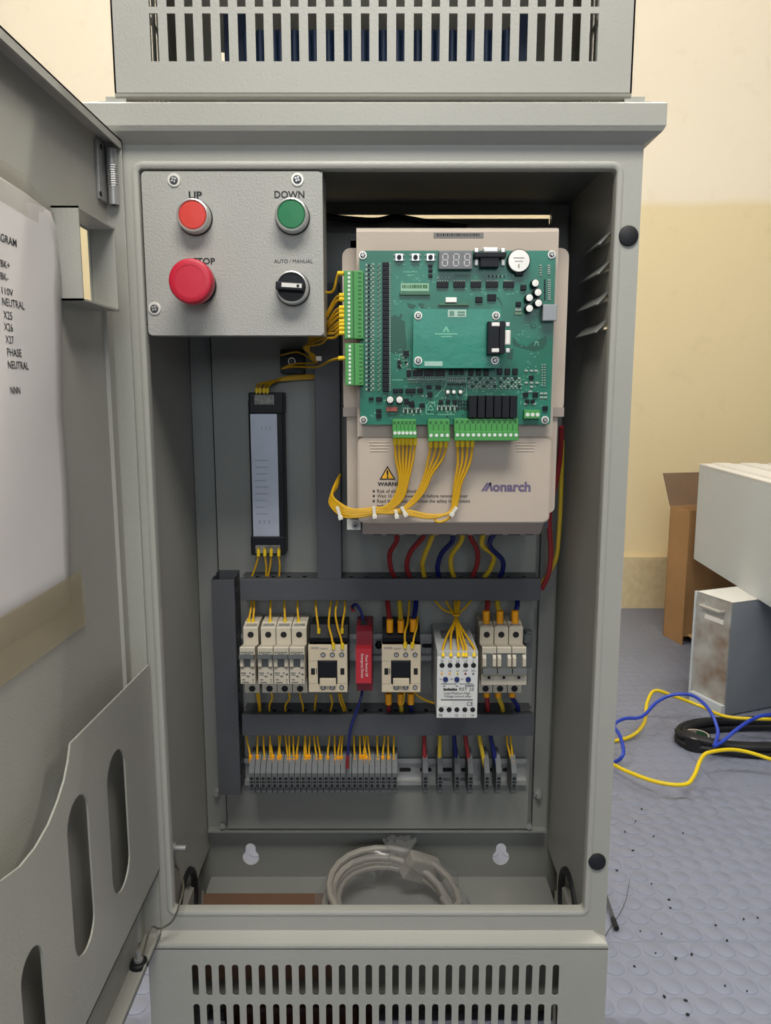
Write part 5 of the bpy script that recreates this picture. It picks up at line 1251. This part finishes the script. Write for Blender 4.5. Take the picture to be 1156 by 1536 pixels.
bagmb = crumple([(0.088, 0.066, cc.x, cc.y, ZFL+0.003), (0.094, 0.076, cc.x, cc.y, ZFL+0.02), (0.088, 0.074, cc.x, cc.y, ZFL+0.038), (0.070, 0.058, cc.x, cc.y+0.008, ZFL+0.050), (0.040, 0.034, (cc.x+nk.x)/2, (cc.y+nk.y)/2+0.006, ZFL+0.058), (0.010, 0.007, nk.x, nk.y, nk.z), (0.015, 0.005, nk.x+0.002, nk.y, (nk.z+nt_.z)/2), (0.021, 0.006, nt_.x, nt_.y, nt_.z)])
BAGM = bpy.data.materials.new('clear_plastic_film'); BAGM.use_nodes = True; nt = BAGM.node_tree
tr = nt.nodes.new('ShaderNodeBsdfTransparent'); gl_ = nt.nodes.new('ShaderNodeBsdfGlossy'); gl_.inputs['Roughness'].default_value = 0.22; gl_.inputs['Color'].default_value = (0.8,0.8,0.8,1)
df = nt.nodes.new('ShaderNodeBsdfDiffuse'); df.inputs['Color'].default_value = (0.5,0.5,0.48,1)
m1 = nt.nodes.new('ShaderNodeMixShader'); m1.inputs[0].default_value = 0.5; m2 = nt.nodes.new('ShaderNodeMixShader'); m2.inputs[0].default_value = 0.22
nt.links.new(gl_.outputs[0], m1.inputs[1]); nt.links.new(df.outputs[0], m1.inputs[2]); nt.links.new(tr.outputs[0], m2.inputs[1]); nt.links.new(m1.outputs[0], m2.inputs[2])
nt.links.new(m2.outputs[0], nt.nodes['Material Output'].inputs['Surface'])
part('bag', bagmb, BAGM, bag, 'clear crumpled plastic bag')

# inside the hood and the plinth
rs = thing('braking_resistor', 'dark blue ribbed braking resistor seen through the hood slots', 'resistor', (xf(560, 90, .83), YD(.83), zf(147, .727)+0.0005))
zr0, zr1 = zf(147, .727)+0.0005, zf(44, .80)
rx0, rx1 = xf(365, 90, .80), xf(775, 90, .80)
part('core', MB().box(rx0+0.005, rx1-0.005, YD(.80)+0.004, YD(.88), zr0, zr1-0.004), RESIS, rs)
n = 40; me = MB().cyl((0,0,0), (rx1-rx0)/n/2*0.98, zr0, zr1, 'Z', 10).mesh('rib', RESIS)
for i in range(n): inst('rib', me, rs, (rx0+(i+0.5)*(rx1-rx0)/n, YD(.80)+0.003, 0))
part('bracket', MB().box(rx0-0.022, rx0, YD(.82), YD(.87), zr0, zf(15, .82)), RESIS, rs); part('bracket', MB().box(rx1, rx1+0.02, YD(.82), YD(.87), zr0, zf(15, .82)), RESIS, rs)
tfm = thing('transformer', 'dark brown boxy transformer hidden behind the left plinth slots', 'transformer', (xf(420, 1500, .78), YD(.79), 0.004))
part('core', MB().box(-0.18, -0.012, YD(.755), YD(.88), 0.0, 0.215, 0.004), mat('transformer_brown', (70,44,40), 0.6), tfm)
part('winding', MB().box(-0.165, -0.03, YD(.75), YD(.885), 0.04, 0.18, 0.006), mat('transformer_brown', (70,44,40), 0.6), tfm)

# ================================================================== things on the floor at the right
def gpt(px, py, z=0.0): return atz(px, py, z)
# cardboard carton
ca, cb_ = gpt(1022, 968), gpt(994, 953)
dr = Vector((cb_.x-ca.x, cb_.y-ca.y, 0)); dl = dr.length; dr.normalize(); rt_ = Vector((-dr.y, dr.x, 0)); rt_ = rt_ if rt_.x > 0 else -rt_
HB = at(1003, 766, ca.y+0.725).z
carton = thing('cardboard_carton', 'tall brown cardboard carton with its flap up, standing near the back wall', 'carton', (ca.x, ca.y, 0))
WB = 0.42
def cardpt(u, v, z): return ca+dr*u+rt_*v+Vector((0,0,z))
def quadbox(p, t, nrm):
    n_ = Vector(nrm).normalized()*t; vs = [Vector(q) for q in p]+[Vector(q)+n_ for q in p]
    return MB().add(vs, [(0,1,2,3),(7,6,5,4),(0,4,5,1),(1,5,6,2),(2,6,7,3),(3,7,4,0)])
part('side', quadbox([cardpt(0,0,0.001), cardpt(dl,0,0.001), cardpt(dl,0,HB), cardpt(0,0,HB)], 0.004, rt_), CARD, carton)
part('front', quadbox([cardpt(0.004,0,0.03), cardpt(0.004,WB,0.001), cardpt(0.004,WB,HB), cardpt(0.004,0,HB)], 0.004, dr), CARD, carton)
part('back', quadbox([cardpt(dl,0,0.001), cardpt(dl,WB,0.001), cardpt(dl,WB,HB), cardpt(dl,0,HB)], 0.004, -dr), CARD, carton)
part('side', quadbox([cardpt(0,WB,0.001), cardpt(dl,WB,0.001), cardpt(dl,WB,HB), cardpt(0,WB,HB)], 0.004, -rt_), CARD, carton)
fq = cardpt(dl, 0, HB); fl_h = 0.11
part('flap', quadbox([cardpt(dl,0.0,HB), cardpt(dl,WB,HB), cardpt(dl+0.03,WB+0.02,HB+fl_h), cardpt(dl+0.03,-0.015,HB+fl_h)], 0.004, dr), CARDD, carton)
part('torn_corner', MB().add([cardpt(0.0,0.02,0.035), cardpt(-0.03,0.05,0.002), cardpt(-0.02,0.12,0.001), cardpt(0.0,0.13,0.03), cardpt(0.0,0.02,0.038), cardpt(-0.03,0.05,0.005), cardpt(-0.02,0.12,0.004), cardpt(0.0,0.13,0.033)], [(0,1,2,3),(7,6,5,4),(0,4,5,1),(1,5,6,2),(2,6,7,3),(3,7,4,0)]), mat('cardboard_light', (206,164,110), 0.8), carton)
# rusty enclosure under the white box
HE = 0.312
ea, eb = gpt(1086, 1076), gpt(1033, 1049)
ev = Vector((eb.x-ea.x, eb.y-ea.y, 0)); el = ev.length; ev.normalize(); er = Vector((-ev.y, ev.x, 0)); er = er if er.x > 0 else -er
def ept(u, v, z): return ea+ev*u+er*v+Vector((0,0,z))
encl = thing('rusty_enclosure', 'scratched grey metal enclosure with rust streaks under the big white case', 'enclosure', (ea.x, ea.y, 0))
EW = 0.55
part('end_face', quadbox([ept(0.004,0,0.03), ept(el,0,0.03), ept(el,0,HE), ept(0.004,0,HE)], 0.003, er), RUST, encl, 'rust-streaked end face')
part('front_face', quadbox([ept(0,0,0.004), ept(0,EW,0.004), ept(0,EW,HE), ept(0,0,HE)], 0.003, ev), ENCL, encl)
part('rear_face', quadbox([ept(el,0,0.004), ept(el,EW,0.004), ept(el,EW,HE), ept(el,0,HE)], 0.003, -ev), ENCL, encl)
part('top', quadbox([ept(0,0,HE-0.003), ept(el,0,HE-0.003), ept(el,EW,HE-0.003), ept(0,EW,HE-0.003)], 0.003, (0,0,1)), WTOP, encl)
part('edge_strip', quadbox([ept(0.0,-0.004,HE-0.07), ept(0.0,0.001,HE-0.07), ept(0.0,0.001,HE), ept(0.0,-0.004,HE)], 0.006, ev), RUST, encl)
part('rim', quadbox([ept(el,-0.004,0.02), ept(el,0.004,0.02), ept(el,0.004,HE+0.001), ept(el,-0.004,HE+0.001)], 0.004, -ev), WBOX, encl)
part('handle', MB().tube([ept(el*0.20,0.0,HE-0.030), ept(el*0.20,-0.014,HE-0.030), ept(el*0.75,-0.014,HE-0.030), ept(el*0.75,0.0,HE-0.030)], 0.004, 8, 1), SILVER, encl)
part('handle_slot', quadbox([ept(el*0.2,-0.0012,HE-0.066), ept(el*0.7,-0.0012,HE-0.066), ept(el*0.7,-0.0012,HE-0.054), ept(el*0.2,-0.0012,HE-0.054)], 0.001, er), WTOP, encl)
part('foot', quadbox([ept(0.0,-0.012,0.0), ept(el*0.9,-0.012,0.0), ept(el*0.9,-0.012,0.032), ept(0.0,-0.012,0.032)], 0.012, er), WBOX, encl)
# big white case on top
zc_ = HE+0.001
wa = gpt(1040, 838, zc_); wb = gpt(1156, 911, zc_); wt = at(1055, 695.5, wa.y+0.725).z
wd_ = Vector((wb.x-wa.x, wb.y-wa.y, 0)).normalized(); wn = Vector((-wd_.y, wd_.x, 0)); wn = wn if wn.x > 0 else -wn
wc = thing('white_case', 'big pale grey metal case resting askew on the rusty enclosure', 'case', (wa.x+0.2, wa.y-0.4, zc_))
def wpt_(u, v, z): return wa+wd_*u+wn*v+Vector((0,0,z-zc_))
LU, LV = 0.85, 0.55
def slab(z0, z1, o=0.0):
    b_ = [wpt_(-o,-o,z0), wpt_(LU+o,-o,z0), wpt_(LU+o,LV+o,z0), wpt_(-o,LV+o,z0)]; t_ = [q+Vector((0,0,z1-z0)) for q in b_]
    return MB().add(b_+t_, [(3,2,1,0),(4,5,6,7),(0,1,5,4),(1,2,6,5),(2,3,7,6),(3,0,4,7)])
part('shell', slab(zc_, wt-0.004), WBOX, wc)
part('lid', slab(wt-0.004, wt, 0.0015), WTOP, wc)
for k in range(6):
    u0 = 0.03; v0 = 0.03+k*0.085
    b_ = [wpt_(u0, v0, wt), wpt_(LU-0.03, v0, wt), wpt_(LU-0.03, v0+0.05, wt), wpt_(u0, v0+0.05, wt)]; t_ = [q+Vector((0,0,0.006)) for q in b_]
    part('lid_rib', MB().add(b_+t_, [(3,2,1,0),(4,5,6,7),(0,1,5,4),(1,2,6,5),(2,3,7,6),(3,0,4,7)]), WTOP, wc)
# cables on the floor
YC = mat('floor_cable_yellow', (226,196,20), 0.4); BC = mat('floor_cable_blue', (36,64,176), 0.4)
def fcable(name, label, pts_, r, m):
    W = [atz(p[0], p[1], max(r+0.0016, p[2])) for p in pts_]
    return solo(name, MB().tube(W, r, 10, 8), m, label, 'cable', (W[len(W)//2].x, W[len(W)//2].y, 0))
fcable('floor_cable', 'yellow cable arching behind the blue one on the floor', [(700, 1112, 0), (800, 1124, 0), (860, 1121, 0), (905, 1114, 0.004), (945, 1105, 0.01), (966, 1084, 0.04), (970, 1055, 0.07), (982, 1036, 0.085), (1010, 1044, 0.07), (1050, 1059, 0.05), (1090, 1075, 0.055), (1156, 1079, 0.06), (1230, 1082, 0.05), (1320, 1098, 0.01), (1420, 1110, 0)], 0.0042, YC)
fcable('floor_cable', 'blue cable snaking across the floor over the black coil', [(720, 1120, 0), (800, 1140, 0), (870, 1150, 0), (915, 1145, 0.004), (934, 1132, 0.03), (930, 1105, 0.05), (921, 1088, 0.06), (936, 1078, 0.06), (962, 1075, 0.06), (985, 1053, 0.08), (1010, 1042, 0.095), (1040, 1044, 0.10), (1064, 1066, 0.09), (1076, 1095, 0.06), (1073, 1113, 0.045), (1071, 1119, 0.042), (1082, 1113, 0.045), (1105, 1094, 0.07), (1130, 1078, 0.085), (1156, 1072, 0.09), (1220, 1072, 0.07), (1300, 1090, 0.02), (1400, 1100, 0)], 0.0042, BC)
fcable('floor_cable', 'yellow cable in front of the black coil on the floor', [(680, 1130, 0), (790, 1118, 0), (860, 1126, 0.008), (905, 1140, 0.02), (940, 1157, 0.03), (985, 1173, 0.035), (1025, 1177, 0.035), (1040, 1165, 0.04), (1052, 1137, 0.055), (1066, 1128, 0.06), (1105, 1125, 0.055), (1156, 1139, 0.04), (1230, 1168, 0.012), (1330, 1190, 0), (1430, 1180, 0)], 0.0042, YC)
coil = thing('cable_coil', 'thick black cable coiled flat on the floor', 'cable', gpt(1130, 1105))
cn, cf = atz(1130, 1127, 0.02), atz(1130, 1084, 0.02); c0 = Vector((atz(1150, 1106, 0.02).x, (cn.y+cf.y)/2, 0)); lc_ = atz(1019, 1106, 0.02)
rx = abs(c0.x-lc_.x); ry = abs(cf.y-cn.y)/2
for k in range(4):
    zc2 = 0.012+0.017*(k//2); s_ = 1-0.07*(k % 2)
    part('loop', MB().tube([(c0.x+rx*s_*math.cos(2*PI*j/32), c0.y+ry*s_*math.sin(2*PI*j/32), zc2+0.002*math.sin(j+k)) for j in range(32)], 0.0095, 10, 1, True), RUBBER, coil)
tc_ = atz(1044.5, 1100.5, 0.036); tr_ = thing('tape_roll', 'roll of black insulating tape lying inside the left end of the coil', 'tape', (tc_.x, tc_.y, 0.001))
part('tape', MB().lathe([(0.0285, 0.001), (0.0315, 0.001), (0.0315, 0.0335), (0.0285, 0.0335)], (tc_.x, tc_.y, 0), 'Z', 36, ring=True), RUBBER, tr_)
part('core', MB().lathe([(0.0255, 0.001), (0.0288, 0.001), (0.0288, 0.0350), (0.0255, 0.0350)], (tc_.x, tc_.y, 0), 'Z', 36, ring=True), mat('tape_core', (196,186,172), 0.6), tr_)
part('core_label', MB().lathe([(0.0250, 0.002), (0.0256, 0.002), (0.0256, 0.0345), (0.0250, 0.0345)], (tc_.x, tc_.y, 0), 'Z', 36, ring=True), mat('tape_label', (138,122,114), 0.6), tr_)
gm = MB(); A_ = [-0.3+1.5*k/10 for k in range(11)]
gm.add([(tc_.x+0.0248*math.cos(a), tc_.y+0.0248*math.sin(a), z) for z in (0.003, 0.0342) for a in A_]+[(tc_.x+0.0243*math.cos(a), tc_.y+0.0243*math.sin(a), z) for z in (0.003, 0.0342) for a in A_], [(k, k+1, k+12, k+11) for k in range(10)]+[(k+22, k+33, k+34, k+23) for k in range(10)]+[(k+11, k+12, k+34, k+33) for k in range(10)])
part('core_label', gm, mat('tape_label_green', (40,84,58), 0.6), tr_)
# stripped cable end beside the plinth
st = thing('stripped_cable_end', 'short stripped black cable end with loose strands on the floor right of the cabinet', 'cable', gpt(915, 1370))
for k in range(5):
    o_ = (k-2)*1.2
    part('strand', MB().tube([atz(896+o_, 1318, 0.02), atz(906+o_, 1340, 0.012), atz(915+o_*0.8, 1365, 0.008), atz(923+o_*0.6, 1388, 0.006)], 0.0011, 6, 5), mat('strand_grey', (70,72,78), 0.5), st)
part('sheath', MB().tube([atz(919, 1378, 0.007), atz(924.5, 1393, 0.007)], 0.0042, 10, 1), RUBBER, st)
part('strand', MB().tube([atz(944, 1318, 0.016), atz(940, 1345, 0.014), atz(932, 1365, 0.01), atz(922, 1382, 0.007)], 0.0006, 6, 5), mat('strand_grey', (70,72,78), 0.5), st)
part('strand', MB().tube([atz(920, 1384, 0.007), atz(912, 1396, 0.008), atz(906, 1406, 0.008)], 0.0006, 6, 5), mat('strand_grey', (70,72,78), 0.5), st)
# specks on the floor
db = MB()
for (px, py) in ((962,1214),(953,1232),(937,1248),(980,1255),(1024,1250),(949,1276),(925,1306),(977,1326),(1003,1350),(992,1401),(1073,1388),(1115,1379),(1136,1377),(983,1430),(1037,1432),(1013,1438),(1087,1479),(1120,1487),(1028,1501),(996,1495),(1031,1522),(951,1450),(960,1397),(1005,1362),(1090,1411)):
    q = gpt(px, py, 0.0015); r_ = random.uniform(0.0009, 0.0019); a = random.uniform(0, PI)
    db.prism([(q.x+r_*(1.5*math.cos(t)*math.cos(a)-math.sin(t)*math.sin(a)), q.y+r_*(1.5*math.cos(t)*math.sin(a)+math.sin(t)*math.cos(a))) for t in [2*PI*k/7 for k in range(7)]], 0.0012, 0.0030, 'Z')
o = solo('floor_debris', db, DARK, 'scattered black specks of debris on the studded floor', 'debris', gpt(1020, 1380)); o['kind'] = 'stuff'
